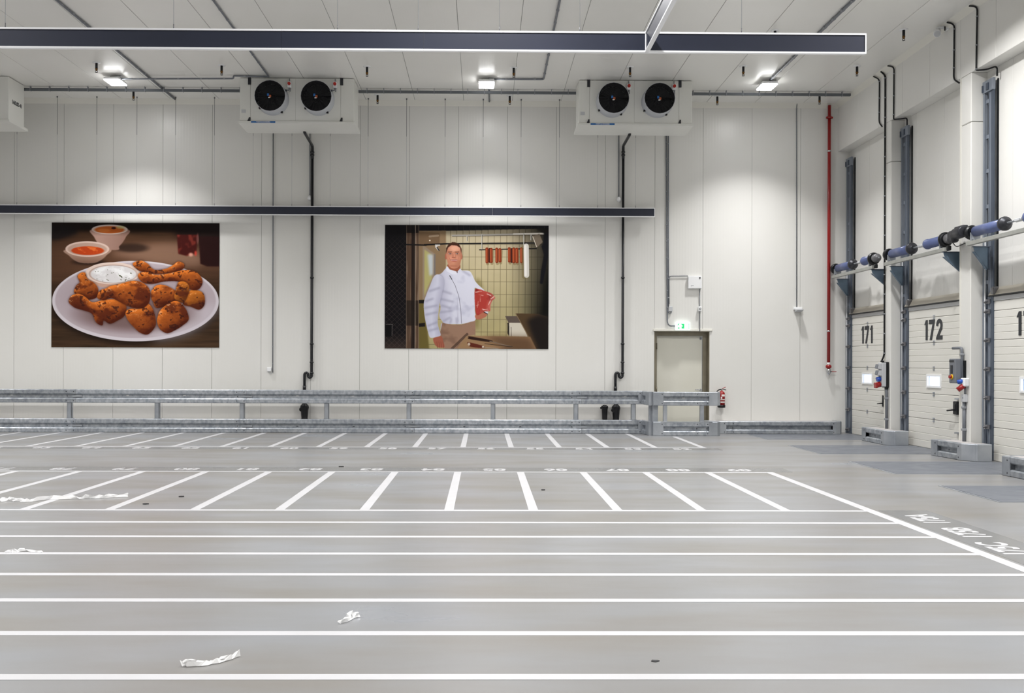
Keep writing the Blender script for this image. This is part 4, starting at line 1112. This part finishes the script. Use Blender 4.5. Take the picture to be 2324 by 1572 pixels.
def poster(label, pm, corners):
    p = [at(*c, Y=D - .012) for c in corners]      # tl, tr, br, bl
    x0, x1 = (p[0].x + p[3].x) / 2, (p[1].x + p[2].x) / 2
    z0, z1 = (p[2].z + p[3].z) / 2, (p[0].z + p[1].z) / 2
    r = thing('wall_poster', label, 'poster', ((x0 + x1) / 2, D, z0))
    o = MB().box(x0, x1, D - .012, D + .0, z0, z1).build('backing_board', m_black, r)
    o = MB().add([(x0, D - .013, z0), (x1, D - .013, z0), (x1, D - .013, z1), (x0, D - .013, z1)], [(0, 1, 2, 3)]).build('print', pm, r)
    me = o.data; uv = me.uv_layers.new(name='uv')
    for lp in me.loops:
        v = me.vertices[lp.vertex_index].co; w = Vector(v) + ORG[r.name]
        uv.data[lp.index].uv = ((w.x - x0) / (x1 - x0), (w.z - z0) / (z1 - z0))
    return r

# ---- food poster
q = Paint(960, 718, 88, 70, 2018, 1510, 3)
t = np.clip((q.Y - 70) / 1440, 0, 1)[..., None]
wood = q.noise(200, 14, 4)[..., None]; wood2 = q.noise(260, 90, 3)[..., None]
base = np.where(t < .07, 0, 1) * np.array([60, 37, 22]) / 255
q.im = (np.array([52, 34, 20]) * (1 - t) + np.array([66, 48, 33]) * t) / 255 * (.62 + .55 * wood + .2 * wood2)
q.put(q.blur(q.poly([(88, 300), (600, 230), (2018, 290), (2018, 700), (88, 760)], False), 40), (98, 66, 48), .75)
q.put(q.blur(q.poly([(760, 420), (1100, 330), (1540, 300), (1790, 420), (1800, 560), (1400, 560), (1050, 500)], True), 22), (146, 112, 92), .8)
q.put(q.blur(q.poly([(88, 70), (2018, 70), (2018, 165), (88, 165)], False), 10), (22, 13, 9), .95)
q.put(q.blur(q.poly([(88, 110), (330, 120), (380, 190), (230, 250), (88, 270)], True), 12), (18, 14, 16), .85)
q.put(q.blur(q.poly([(1500, 70), (2018, 70), (2018, 280), (1500, 210)], False), 20), (20, 8, 8), .85)
q.put(q.blur(q.ell(1010, 360, 190, 50, .5), 6), (40, 26, 20), .8)
# back bowl
b = q.poly([(548, 150), (575, 235), (620, 310), (660, 350), (665, 380), (850, 382), (860, 345), (900, 300), (940, 230), (962, 150)], True)
q.put(q.blur(b, 2), (176, 140, 126)); q.put(q.blur(b * np.clip((q.X - 620) / 300, 0, 1), 3), (130, 98, 86), .7)
q.put(q.ell(755, 148, 208, 56, .08), (206, 186, 176)); q.put(q.ell(752, 152, 172, 42, .2), (186, 92, 36)); q.put(q.ell(690, 160, 70, 20, .5), (212, 120, 52), .8)
q.put(q.ell(800, 132, 26, 14, .5), (60, 22, 10)); q.put(q.ell(880, 122, 50, 18, .6), (190, 186, 120), .6)
# left bowl with sauce
q.put(q.blur(q.ell(520, 525, 190, 34, .5), 5), (38, 24, 18), .9)
b = q.poly([(250, 385), (290, 455), (360, 510), (440, 535), (570, 535), (650, 505), (715, 450), (748, 375)], True)
q.put(q.blur(b, 2), (172, 138, 120)); q.put(q.blur(b * np.clip((q.Y - 440) / 90, 0, 1), 3), (120, 88, 72), .8)
q.put(q.ell(498, 375, 252, 90, .05), (222, 194, 180)); q.put(q.ell(498, 378, 226, 74, .1), (190, 158, 142))
q.put(q.ell(502, 394, 188, 50, .12), (192, 68, 26)); n = q.noise(30, 16, 3)
q.put(q.ell(510, 385, 150, 36, .5) * np.clip((n - .5) * 6, 0, 1), (232, 116, 52), .9)
# drinking glasses
b = q.poly([(1528, 205), (1770, 205), (1752, 425), (1640, 450), (1545, 425)], False)
q.put(q.blur(b, 3), (66, 17, 13)); q.put(q.blur(b * np.clip((q.noise(26, 40, 2) - .55) * 6, 0, 1), 2), (150, 60, 48), .6)
b = q.poly([(1782, 225), (2018, 225), (2018, 570), (1880, 570), (1800, 540)], False)
q.put(q.blur(b, 3), (38, 12, 11)); q.put(q.blur(q.ell(1690, 435, 26, 22, .5), 3), (220, 160, 140)); q.put(q.blur(q.ell(1745, 420, 14, 30, .6), 3), (200, 70, 56)); q.put(q.ell(1768, 250, 14, 60, .6), (130, 80, 76), .7)
# plate
q.put(q.blur(q.ell(1060, 1020, 975, 455, .1), 10), (24, 15, 10), .8)
q.put(q.ell(1055, 975, 960, 465, .008), (214, 206, 212))
q.put(q.ell(1055, 966, 925, 436, .02), (186, 172, 178))
q.put(q.ell(1055, 955, 820, 370, .25), (168, 152, 158), .7)
q.put(q.blur(q.poly([(1300, 1290), (1900, 1010), (1990, 1080), (1700, 1330), (1300, 1420)], True), 30), (206, 198, 206), .7)
q.put(q.blur(q.ell(1050, 1130, 640, 190, .5), 12), (104, 78, 74), .75)
# dip bowl
b = q.poly([(478, 640), (500, 720), (560, 780), (680, 815), (830, 815), (960, 780), (1060, 720), (1104, 640)], True)
q.put(b, (196, 158, 140)); q.put(q.ell(790, 655, 314, 128, .03), (226, 204, 192)); q.put(q.ell(795, 662, 280, 108, .05), (186, 158, 146))
q.put(q.ell(800, 664, 264, 100, .08), (218, 214, 214)); n = q.noise(60, 36, 4)
q.put(q.ell(800, 664, 250, 92, .2) * np.clip((n - .48) * 5, 0, 1), (244, 243, 243), .9)
n = q.noise(16, 10, 2); q.put(q.ell(800, 668, 240, 86, .2) * np.clip((n - .76) * 16, 0, 1), (64, 66, 40), .9)
# drumsticks
legs = [[(1260, 960), (1320, 880), (1400, 870), (1480, 920), (1530, 960), (1500, 1010), (1380, 1040), (1290, 1050)],
        [(1230, 880), (1300, 790), (1420, 800), (1560, 900), (1500, 1000), (1280, 1000)],
        [(1600, 1000), (1680, 850), (1760, 845), (1840, 890), (1850, 1010), (1790, 1070), (1700, 1040)],
        [(1020, 545), (1110, 505), (1190, 540), (1270, 610), (1400, 600), (1480, 560), (1545, 515), (1615, 545), (1600, 600), (1500, 640), (1330, 660), (1200, 650), (1090, 620)],
        [(1080, 690), (1110, 645), (1200, 640), (1290, 670), (1450, 650), (1600, 615), (1720, 620), (1800, 680), (1825, 760), (1780, 835), (1690, 838), (1560, 750), (1400, 745), (1250, 775), (1140, 760)],
        [(385, 690), (430, 648), (478, 655), (500, 720), (580, 770), (625, 840), (610, 930), (520, 960), (430, 930), (348, 880), (370, 800), (410, 760)],
        [(285, 985), (320, 915), (400, 893), (480, 930), (560, 990), (700, 960), (850, 960), (945, 1020), (930, 1140), (850, 1200), (760, 1238), (690, 1200), (672, 1258), (600, 1220), (550, 1120), (440, 1080), (350, 1050)],
        [(1500, 930), (1520, 830), (1550, 755), (1620, 748), (1672, 800), (1660, 900), (1610, 990), (1540, 970)],
        [(940, 1110), (990, 1065), (1110, 1060), (1190, 1000), (1250, 1060), (1280, 1150), (1285, 1260), (1200, 1358), (1110, 1340), (1050, 1290), (970, 1200)],
        [(1310, 1150), (1340, 1080), (1420, 1010), (1520, 970), (1600, 1020), (1650, 1100), (1665, 1190), (1590, 1260), (1510, 1310), (1420, 1345), (1340, 1300), (1305, 1220)],
        [(615, 940), (640, 860), (720, 825), (770, 800), (900, 770), (1020, 740), (1130, 760), (1210, 830), (1225, 930), (1190, 1020), (1110, 1060), (990, 1040), (880, 990), (780, 940), (690, 965)]]
nA, nB, nC = q.noise(90, 60, 4), q.noise(22, 18, 3), q.noise(12, 9, 2)
for i, P in enumerate(legs):
    m = q.poly(P, True, 1)
    q.put(q.blur(m, 7), (44, 18, 10), .75)
    bl = q.blur(m, 16); gy, gx = np.gradient(bl)
    b2 = q.blur(m, 34); gy2, gx2 = np.gradient(b2)
    sh = np.clip(.50 + 12 * (gy * .8 + gx * .4) + 26 * (gy2 * .8 + gx2 * .45) + .35 * (nB - .5), 0, 1)[..., None]
    tone = (np.array([78, 28, 10]) * (1 - sh) + np.array([232, 126, 46]) * sh) / 255
    if i in (2, 7): tone = tone * .8 + np.array([150, 110, 30]) / 255 * .25
    ch = np.clip((nA - .52) * 7, 0, 1)[..., None] * .7
    tone = tone * (1 - ch) + np.array([74, 26, 14]) / 255 * ch
    ch = np.clip((nB - .62) * 10, 0, 1)[..., None] * .75
    tone = tone * (1 - ch) + np.array([52, 20, 14]) / 255 * ch
    gl = (np.clip((nC - .70) * 12, 0, 1) * np.clip(sh[..., 0] * 2 - .9, 0, 1))[..., None] * .55
    tone = tone * (1 - gl) + np.array([246, 190, 140]) / 255 * gl
    q.put(m, tone)
poster('large poster of roasted drumsticks on a plate, left on the back wall', q.material('food_print'), [(118, 504), (498, 507), (497, 788), (116, 788)])

# ---- butcher poster
q = Paint(960, 724, 72, 55, 2015, 1522, 5)
X, Y = q.X, q.Y
vy = np.clip((Y - 55) / 1467, 0, 1)[..., None]
q.im = (np.array([194, 180, 152]) * (1 - vy) + np.array([172, 160, 112]) * vy) / 255
q.im *= (1 - .12 * (q.noise(160, 120, 3)[..., None] - .5))
gr = np.zeros_like(X)
for k in range(20): gr = np.maximum(gr, q.line(700 + 74.3 * k, 55, 700 + 74.3 * k - 4, 1522, 5))
for k in range(9): gr = np.maximum(gr, q.line(480, 285 + 148.5 * k, 2015, 280 + 148.5 * k, 5))
q.put(gr, (92, 84, 60), .75)
vg = np.clip((X - 1500) / 520, 0, 1) ** 1.3 * .85 + np.clip((420 - Y) / 420, 0, 1) * .12 + np.clip((X - 1700) / 330, 0, 1) * np.clip((Y - 500) / 900, 0, 1) * .4
q.im *= (1 - np.clip(vg, 0, .93))[..., None]
q.put(q.poly([(72, 55), (2015, 55), (2015, 90), (800, 122), (475, 128), (72, 128)], False, 2), (20, 20, 26))
for k in range(18): q.put(q.line(705 + 74 * k, 55, 705 + 74 * k, 112, 3), (90, 88, 84), .5)
# doorway zone on the left
q.put(q.poly([(475, 125), (795, 120), (795, 700), (640, 1100), (475, 1522)], False, 2), (138, 114, 86))
q.put(q.poly([(475, 130), (720, 150), (720, 290), (475, 300)], False, 3), (116, 92, 68)); q.put(q.line(600, 190, 700, 180, 24), (170, 150, 128), .7); q.put(q.ell(603, 238, 10, 9), (235, 220, 200))
q.put(q.poly([(520, 305), (545, 310), (670, 400), (668, 650), (560, 900), (520, 1000)], False, 2), (150, 132, 112))
q.put(q.poly([(540, 345), (625, 405), (628, 690), (570, 820), (540, 900)], False, 3), (176, 168, 110)); q.put(q.poly([(575, 400), (640, 405), (640, 640), (600, 660)], False, 6), (190, 196, 200))
q.put(q.poly([(655, 400), (672, 400), (672, 640), (650, 660)], False, 1), (120, 112, 108))
q.put(q.poly([(475, 950), (545, 940), (600, 1522), (475, 1522)], False, 4), (104, 92, 48))
q.put(q.poly([(475, 945), (540, 945), (540, 985), (475, 985)], False, 1), (24, 22, 22)); q.put(q.poly([(475, 1225), (550, 1215), (550, 1260), (475, 1265)], False, 1), (26, 22, 20))
q.put(q.poly([(325, 55), (476, 55), (476, 1522), (325, 1522)], False), (84, 64, 50))
n = q.noise(14, 200, 3); q.put(((X > 325) & (X < 476)) * np.clip((n - .5) * 5, 0, 1), (150, 128, 108), .55)
q.put(((X > 385) & (X < 432)) * 1., (28, 20, 18), .85); q.put(((X > 325) & (X < 476) & (Y > 950) & (Y < 1250)) * 1., (30, 24, 20), .7)
q.put(((X > 325) & (X < 476) & (Y < 150)) * 1., (14, 12, 14), .75)
q.put(((X > 428) & (X < 434)) * 1., (196, 180, 160), .8); q.put(((X > 468) & (X < 474)) * 1., (150, 130, 110), .7); q.put(((X > 324) & (X < 329)) * 1., (140, 124, 108), .7)
msk = (X < 325) * 1.
q.put(msk, (17, 15, 18))
u = np.abs(((X / 62 + Y / 62) % 1) - .5); v = np.abs(((X / 62 - Y / 62) % 1) - .5)
net = np.maximum(np.clip((u - .43) * 16, 0, 1), np.clip((v - .43) * 16, 0, 1)) * msk * np.clip((Y - 140) / 200, 0, 1)
q.put(net, (96, 82, 74), .55 ); q.put(msk * np.clip((Y - 1330) / 200, 0, 1), (96, 78, 66), .5); q.put(q.line(85, 1235, 160, 1235, 6) + q.line(160, 1235, 158, 1370, 6), (140, 134, 130), .6)
q.put(q.poly([(80, 1245), (155, 1245), (155, 1380), (80, 1385)], False), (8, 8, 10), .9)
# rails, hooks, sausages
q.put(q.line(870, 178, 1960, 150, 20), (172, 166, 158)); q.put(q.line(1600, 156, 1960, 148, 18), (214, 208, 198)); q.put(q.line(870, 190, 1960, 164, 5), (70, 62, 50))
q.put(q.line(330, 288, 560, 294, 16), (26, 24, 24)); q.put(q.line(540, 290, 800, 276, 18), (24, 22, 22)); q.put(q.line(790, 276, 1870, 262, 17), (26, 25, 26))
q.put(q.line(1195, 346, 1870, 328, 13), (30, 27, 26))
for hx, hy0, hy1 in ((1045, 180, 240), (1222, 160, 335), (1720, 150, 285), (1806, 165, 225)):
    q.put(q.line(hx, hy0, hx, hy1, 12), (188, 186, 180)); q.put(q.line(hx + 4, hy0 + 10, hx + 3, hy1, 4), (50, 48, 46))
q.put(q.poly([(665, 285), (725, 285), (725, 300), (690, 305), (715, 350), (705, 362), (668, 318)], False, 1), (214, 210, 204))
q.put(q.line(690, 320, 712, 355, 12), (30, 28, 28))
for sx, y0, y1 in ((1281, 330, 498), (1332, 335, 494), (1398, 332, 494), (1436, 338, 486), (1547, 326, 486), (1600, 328, 496), (1637, 332, 496), (1692, 326, 494)):
    q.put(q.line(sx + 16, y0 + 20, sx + 10, y1 + 14, 36), (110, 92, 56), .45)
for sx, y0, y1 in ((1315, 345, 480), (1578, 345, 480)): q.put(q.line(sx, y0, sx, y1, 40), (58, 28, 20))
for sx, y0, y1 in ((1281, 335, 490), (1332, 340, 486), (1398, 337, 486), (1436, 343, 478), (1547, 331, 478), (1600, 333, 488), (1637, 337, 488), (1692, 331, 486)):
    q.put(q.line(sx, y0, sx + 2, y1, 36), (128, 52, 28)); q.put(q.line(sx - 5, y0 + 4, sx - 4, y1 - 4, 14), (184, 92, 54), .8)
q.put(q.line(1722, 320, 1728, 660, 60), (110, 96, 60), .5); q.put(q.line(1748, 300, 1754, 645, 62), (206, 202, 194)); q.put(q.line(1738, 300, 1744, 645, 26), (232, 228, 222), .9)
q.put(q.poly([(1822, 182), (1905, 150), (1945, 250), (1880, 312), (1868, 306)], False, 1), (112, 100, 86)); q.put(q.line(1826, 186, 1872, 306, 8), (206, 198, 184))
q.put(q.poly([(1960, 135), (2012, 135), (2010, 420), (1985, 560), (1945, 750), (1915, 745), (1925, 600), (1960, 400), (1930, 300), (1950, 270)], False, 2), (14, 14, 20), .95)
q.put(q.poly([(1860, 90), (2015, 90), (2015, 160), (1960, 150)], False, 3), (26, 24, 24), .8)
# counters on the right
q.put(q.poly([(1500, 1132), (1640, 1132), (1690, 1215), (1540, 1212)], False, 1), (92, 80, 72)); q.put(q.poly([(1545, 1212), (1700, 1212), (1770, 1378), (1548, 1372)], False, 1), (206, 198, 182)); q.put(q.line(1572, 1265, 1574, 1372, 6), (60, 54, 48))
q.put(q.poly([(1528, 1212), (1548, 1212), (1550, 1372), (1530, 1340)], False, 1), (40, 34, 28))
q.put(q.poly([(1625, 1100), (1890, 1104), (2015, 1140), (2015, 1522), (1862, 1522)], False, 2), (78, 60, 40)); q.put(q.poly([(1760, 1180), (1900, 1110), (2015, 1130), (2015, 1522), (1875, 1522)], False, 14), (22, 18, 18), .9)
q.put(q.line(1628, 1104, 1862, 1520, 9), (128, 106, 80), .8)
q.put(q.poly([(915, 1522), (1040, 1365), (1800, 1378), (1872, 1522)], False, 2), (150, 118, 86)); n = q.noise(240, 24, 3)
q.put(q.blur(q.poly([(1250, 1370), (1790, 1378), (1872, 1522), (1500, 1522)], False), 20), (84, 60, 42), .75)
# man
arm = [(700, 640), (650, 672), (605, 780), (565, 880), (535, 980), (540, 1100), (560, 1220), (585, 1320), (612, 1390), (680, 1385), (735, 1362), (715, 1290), (700, 1220), (705, 1120), (718, 1000), (745, 880), (770, 760), (760, 680)]
torso = [(800, 565), (830, 600), (925, 622), (968, 572), (985, 592), (1075, 600), (1112, 650), (1145, 720), (1190, 770), (1255, 832), (1200, 830), (1140, 800), (1142, 900), (1140, 1050), (1150, 1175), (1080, 1205), (985, 1228), (880, 1230), (790, 1222), (750, 1190), (720, 1130), (735, 1040), (720, 930), (735, 820), (690, 720), (660, 665), (740, 628)]
apron = [(755, 1212), (880, 1236), (990, 1234), (1146, 1180), (1150, 1355), (1040, 1372), (925, 1522), (780, 1522), (728, 1340)]
q.put(q.blur(q.poly([(1150, 700), (1230, 800), (1200, 1150), (1160, 1300), (1120, 1100)], True), 12), (110, 98, 50), .6)
m = q.poly([(740, 1230), (770, 1200), (760, 1300), (730, 1330)], False, 1); q.put(m, (190, 192, 214))
m = q.poly(apron, False, 1); q.put(m, (150, 118, 98))
n = q.noise(60, 40, 3); q.put(m * np.clip((n - .5) * 4, 0, 1), (118, 90, 74), .6); q.put(q.line(1050, 1350, 870, 1522, 30) * m, (70, 52, 42), .7)
hand = [(650, 1398), (740, 1372), (768, 1440), (782, 1505), (735, 1512), (700, 1505), (665, 1470)]
m = q.poly(hand, True, 1); q.put(m, (160, 92, 72))
for k in range(4): q.put(q.line(690 + 24 * k, 1440, 700 + 24 * k, 1510, 4), (96, 48, 38), .7)
mm = q.poly(torso, True, 1); q.put(mm, (212, 212, 226))
bl = q.blur(mm, 26); gy, gx = np.gradient(bl); sh = np.clip(gy * 8 - gx * 26, -1, 1)
q.put(mm * np.clip(-sh, 0, 1), (150, 148, 170), .8); q.put(mm * np.clip((880 - X) / 200, 0, 1), (176, 174, 196), .55)
n = q.noise(70, 60, 3); q.put(mm * np.clip((n - .58) * 5, 0, 1), (172, 172, 194), .5)
for a_ in ((735, 830, 860, 870), (725, 930, 880, 965), (730, 1090, 860, 1075), (760, 1200, 850, 1150), (745, 1010, 850, 1040), (1000, 600, 1080, 650), (850, 1215, 860, 1170), (930, 1220, 925, 1160)):
    q.put(q.blur(q.line(*a_, 22), 5) * mm, (140, 138, 162), .55)
ma = q.poly(arm, True, 1); q.put(q.blur(ma, 6) * mm, (120, 118, 142), .8); q.put(ma, (206, 206, 222))
bl = q.blur(ma, 18); gy, gx = np.gradient(bl); q.put(ma * np.clip(-gx * 24, 0, 1), (150, 148, 172), .8); q.put(ma * np.clip(gx * 18, 0, 1), (170, 168, 190), .7)
for a_ in ((560, 960, 640, 930), (545, 1040, 690, 1010), (560, 1120, 690, 1090), (590, 1250, 690, 1210), (600, 1310, 710, 1280), (600, 840, 720, 800)):
    q.put(q.blur(q.line(*a_, 22), 5) * ma, (148, 146, 170), .65)
for a_ in ((842, 655, 905, 770), (905, 770, 950, 900), (950, 900, 972, 1040), (972, 1040, 984, 1222)): q.put(q.line(*a_, 5), (84, 84, 96), .9)
q.put(q.line(840, 655, 866, 698, 9), (60, 58, 62)); q.put(q.line(930, 920, 948, 1200, 3) + q.line(925, 1010, 940, 1200, 3), (150, 148, 170), .7)
# neck, collar, head
q.put(q.poly([(820, 520), (955, 520), (958, 585), (930, 622), (880, 600), (825, 570)], True, 1), (150, 88, 66))
q.put(q.poly([(798, 548), (815, 545), (840, 580), (925, 606), (928, 640), (870, 640), (800, 600)], False, 1), (222, 222, 234)); q.put(q.poly([(966, 566), (968, 600), (930, 640), (926, 612)], False, 1), (206, 206, 222))
q.put(q.line(926, 600, 930, 618, 8), (60, 36, 32))
ear = q.ell(796, 428, 13, 36, .2) + q.ell(980, 428, 11, 34, .2); q.put(np.clip(ear, 0, 1), (168, 98, 76))
hd = q.poly([(798, 400), (802, 330), (830, 290), (890, 272), (945, 290), (976, 340), (982, 410), (972, 480), (955, 540), (915, 568), (870, 568), (832, 540), (810, 480)], True, 1)
q.put(hd, (204, 140, 112)); bl = q.blur(hd, 22); gy, gx = np.gradient(bl)
q.put(hd * np.clip(-gx * 20 - gy * 10, 0, 1), (136, 78, 58), .85); q.put(hd * np.clip(gx * 14, 0, 1), (156, 92, 70), .7)
q.put(q.ell(900, 330, 62, 34, .9), (232, 176, 148), .7); q.put(q.ell(858, 450, 30, 26, .9), (220, 150, 124), .7); q.put(q.ell(936, 450, 26, 26, .9), (214, 146, 120), .6)
q.put(q.poly([(795, 400), (796, 330), (825, 282), (862, 262), (868, 256), (905, 258), (950, 280), (980, 335), (982, 400), (974, 370), (962, 322), (920, 296), (860, 292), (822, 320), (806, 360)], False, 1), (66, 38, 26))
for ex_ in (842, 926):
    q.put(q.ell(ex_, 392, 26, 12, .6), (150, 88, 68), .8); q.put(q.ell(ex_, 394, 17, 6, .3), (226, 214, 206)); q.put(q.ell(ex_ + 2, 394, 7, 6.5, .3), (48, 42, 44)); q.put(q.line(ex_ - 24, 374, ex_ + 22, 372, 8), (96, 58, 42), .8); q.put(q.line(ex_ - 18, 388, ex_ + 18, 388, 4), (80, 44, 34), .7)
q.put(q.poly([(880, 380), (900, 380), (914, 432), (900, 444), (868, 442), (866, 430)], True, 2), (186, 116, 90), .8); q.put(q.line(868, 440, 908, 442, 5), (118, 62, 48), .8); q.put(q.line(890, 385, 893, 428, 8), (232, 172, 146), .7)
q.put(q.poly([(850, 468), (885, 462), (930, 466), (915, 484), (870, 484)], True, 1), (168, 84, 76)); q.put(q.line(854, 470, 926, 470, 5), (244, 226, 214), .9); q.put(q.line(848, 466, 930, 464, 3), (96, 46, 40), .8)
q.put(q.line(836, 440, 846, 476, 4) + q.line(942, 436, 938, 474, 4), (150, 88, 66), .7); q.put(q.ell(888, 540, 50, 14, .8), (170, 106, 82), .6)
# meat and right hand
q.put(q.poly([(1150, 1118), (1230, 1088), (1288, 1092), (1272, 1140), (1185, 1176), (1150, 1160)], True, 1), (176, 106, 82)); q.put(q.poly([(1245, 1070), (1300, 1078), (1296, 1112), (1262, 1092)], False, 1), (200, 202, 210)); q.put(q.line(1232, 1078, 1290, 1108, 9), (40, 30, 32))
meat = [(1140, 828), (1205, 818), (1262, 838), (1330, 862), (1380, 915), (1345, 950), (1325, 1010), (1320, 1072), (1262, 1076), (1222, 1098), (1165, 1122), (1145, 1040)]
m = q.poly(meat, True, 1); q.put(m, (170, 60, 52)); n = q.noise(34, 60, 3)
q.put(m * np.clip((n - .54) * 6, 0, 1), (130, 36, 34), .8); q.put(m * np.clip(-np.gradient(q.blur(m, 14))[1] * 22, 0, 1), (222, 150, 136), .8)
for a_ in ((1190, 880, 1240, 890), (1205, 900, 1205, 960), (1160, 1010, 1185, 1000), (1180, 960, 1170, 1030), (1330, 930, 1370, 900), (1300, 1000, 1325, 950), (1240, 1060, 1290, 1050), (1230, 1050, 1300, 1066), (1150, 850, 1220, 838), (1285, 870, 1330, 890)): q.put(q.blur(q.line(*a_, 9), 1) * m * np.clip(n * 2.2 - .3, 0, 1), (236, 206, 194), .9)
# knives on the table
q.put(q.poly([(1068, 1385), (1085, 1376), (1330, 1420), (1325, 1442), (1080, 1408)], True, 1), (46, 28, 22)); q.put(q.line(1320, 1432, 1590, 1500, 10), (120, 104, 88)); q.put(q.line(1260, 1462, 1590, 1498, 6), (44, 34, 28))
q.put(q.poly([(1052, 1455), (1085, 1448), (1250, 1492), (1240, 1515), (1085, 1496)], True, 1), (92, 40, 28)); q.put(q.ell(1072, 1468, 16, 18, .3), (188, 170, 150)); q.put(q.ell(1240, 1500, 14, 12, .3), (200, 186, 168)); q.put(q.line(1250, 1505, 1420, 1520, 8), (150, 136, 118))
poster('large poster of a butcher in white jacket holding meat, on the back wall', q.material('butcher_print'), [(874, 511), (1245, 511), (1244.5, 791), (873, 791)])

# ================================================================== SCRAPS ON THE FLOOR
def film_strip(label, pts, w, seed):
    rnd = random.Random(seed)
    P = [at(*p, Z=0) for p in pts]
    Q = []
    for a, b in zip(P, P[1:]):
        k = max(3, int((b - a).length / .05))
        Q += [a.lerp(b, i / k) for i in range(k)]
    Q.append(P[-1]); v = []; f = []
    for i, p in enumerate(Q):
        a = Q[max(0, i - 1)]; b = Q[min(len(Q) - 1, i + 1)]; d = (b - a).normalized(); n = Vector((-d.y, d.x, 0))
        ww = w * (.35 + .65 * rnd.random()) * (1 - .6 * abs(i / (len(Q) - 1) - .5) * 2)
        for j, t in enumerate((-1, -.4, .2, .7, 1)):
            q_ = p + n * ww * t + Vector((rnd.uniform(-.012, .012), rnd.uniform(-.012, .012), .004 + (0 if j in (0, 4) else rnd.random() * w * 1.5)))
            v.append(tuple(q_))
    for i in range(len(Q) - 1):
        for j in range(4):
            f.append((i * 5 + j, i * 5 + j + 1, i * 5 + j + 6, i * 5 + j + 5))
    o = MB().add(v, f, False).build('plastic_film', m_film)
    props(o, label, 'plastic scrap')
    return o
film_strip('long crumpled strip of clear plastic film across the left bay lines', [(0, 1139), (20, 1136), (60, 1139), (110, 1134), (160, 1132), (215, 1131), (290, 1127)], .032, 1)
film_strip('curled scrap of clear plastic film between the nearest floor lines, left', [(412, 1511), (440, 1513), (480, 1506), (520, 1497), (545, 1488)], .024, 2)
film_strip('small knotted scrap of clear film above the second nearest line', [(770, 1416), (790, 1410), (800, 1396), (795, 1393), (800, 1402), (816, 1400)], .02, 3)
film_strip('flat scrap of clear film lying on a floor line at the left edge', [(14, 1255), (40, 1253), (58, 1250), (95, 1255)], .02, 4)
for lab, p, w in (('black scrap in the bay numbered 86, middle of the floor', (1232, 1112), .022), ('black scrap on the floor just left of number 83', (775, 1059), .03),
                  ('dark scrap near the left bay line beside the film strip', (331, 1144), .024), ('thin dark scrap in the bay right of the film strip', (412, 1127), .03),
                  ('dark smear of rubber near the bottom right of the floor', (1486, 1500), .018)):
    c_ = at(*p, Z=0); rnd = random.Random(p[0]); n = 9
    ring = [(c_.x + w * (.6 + .5 * rnd.random()) * 1.4 * math.cos(2 * math.pi * k / n), c_.y + w * (.6 + .5 * rnd.random()) * math.sin(2 * math.pi * k / n)) for k in range(n)]
    o = MB().prism_z(ring, 0.0, .004 if w < .02 else .010).build('floor_scrap', m_brown)
    props(o, lab, 'scrap')
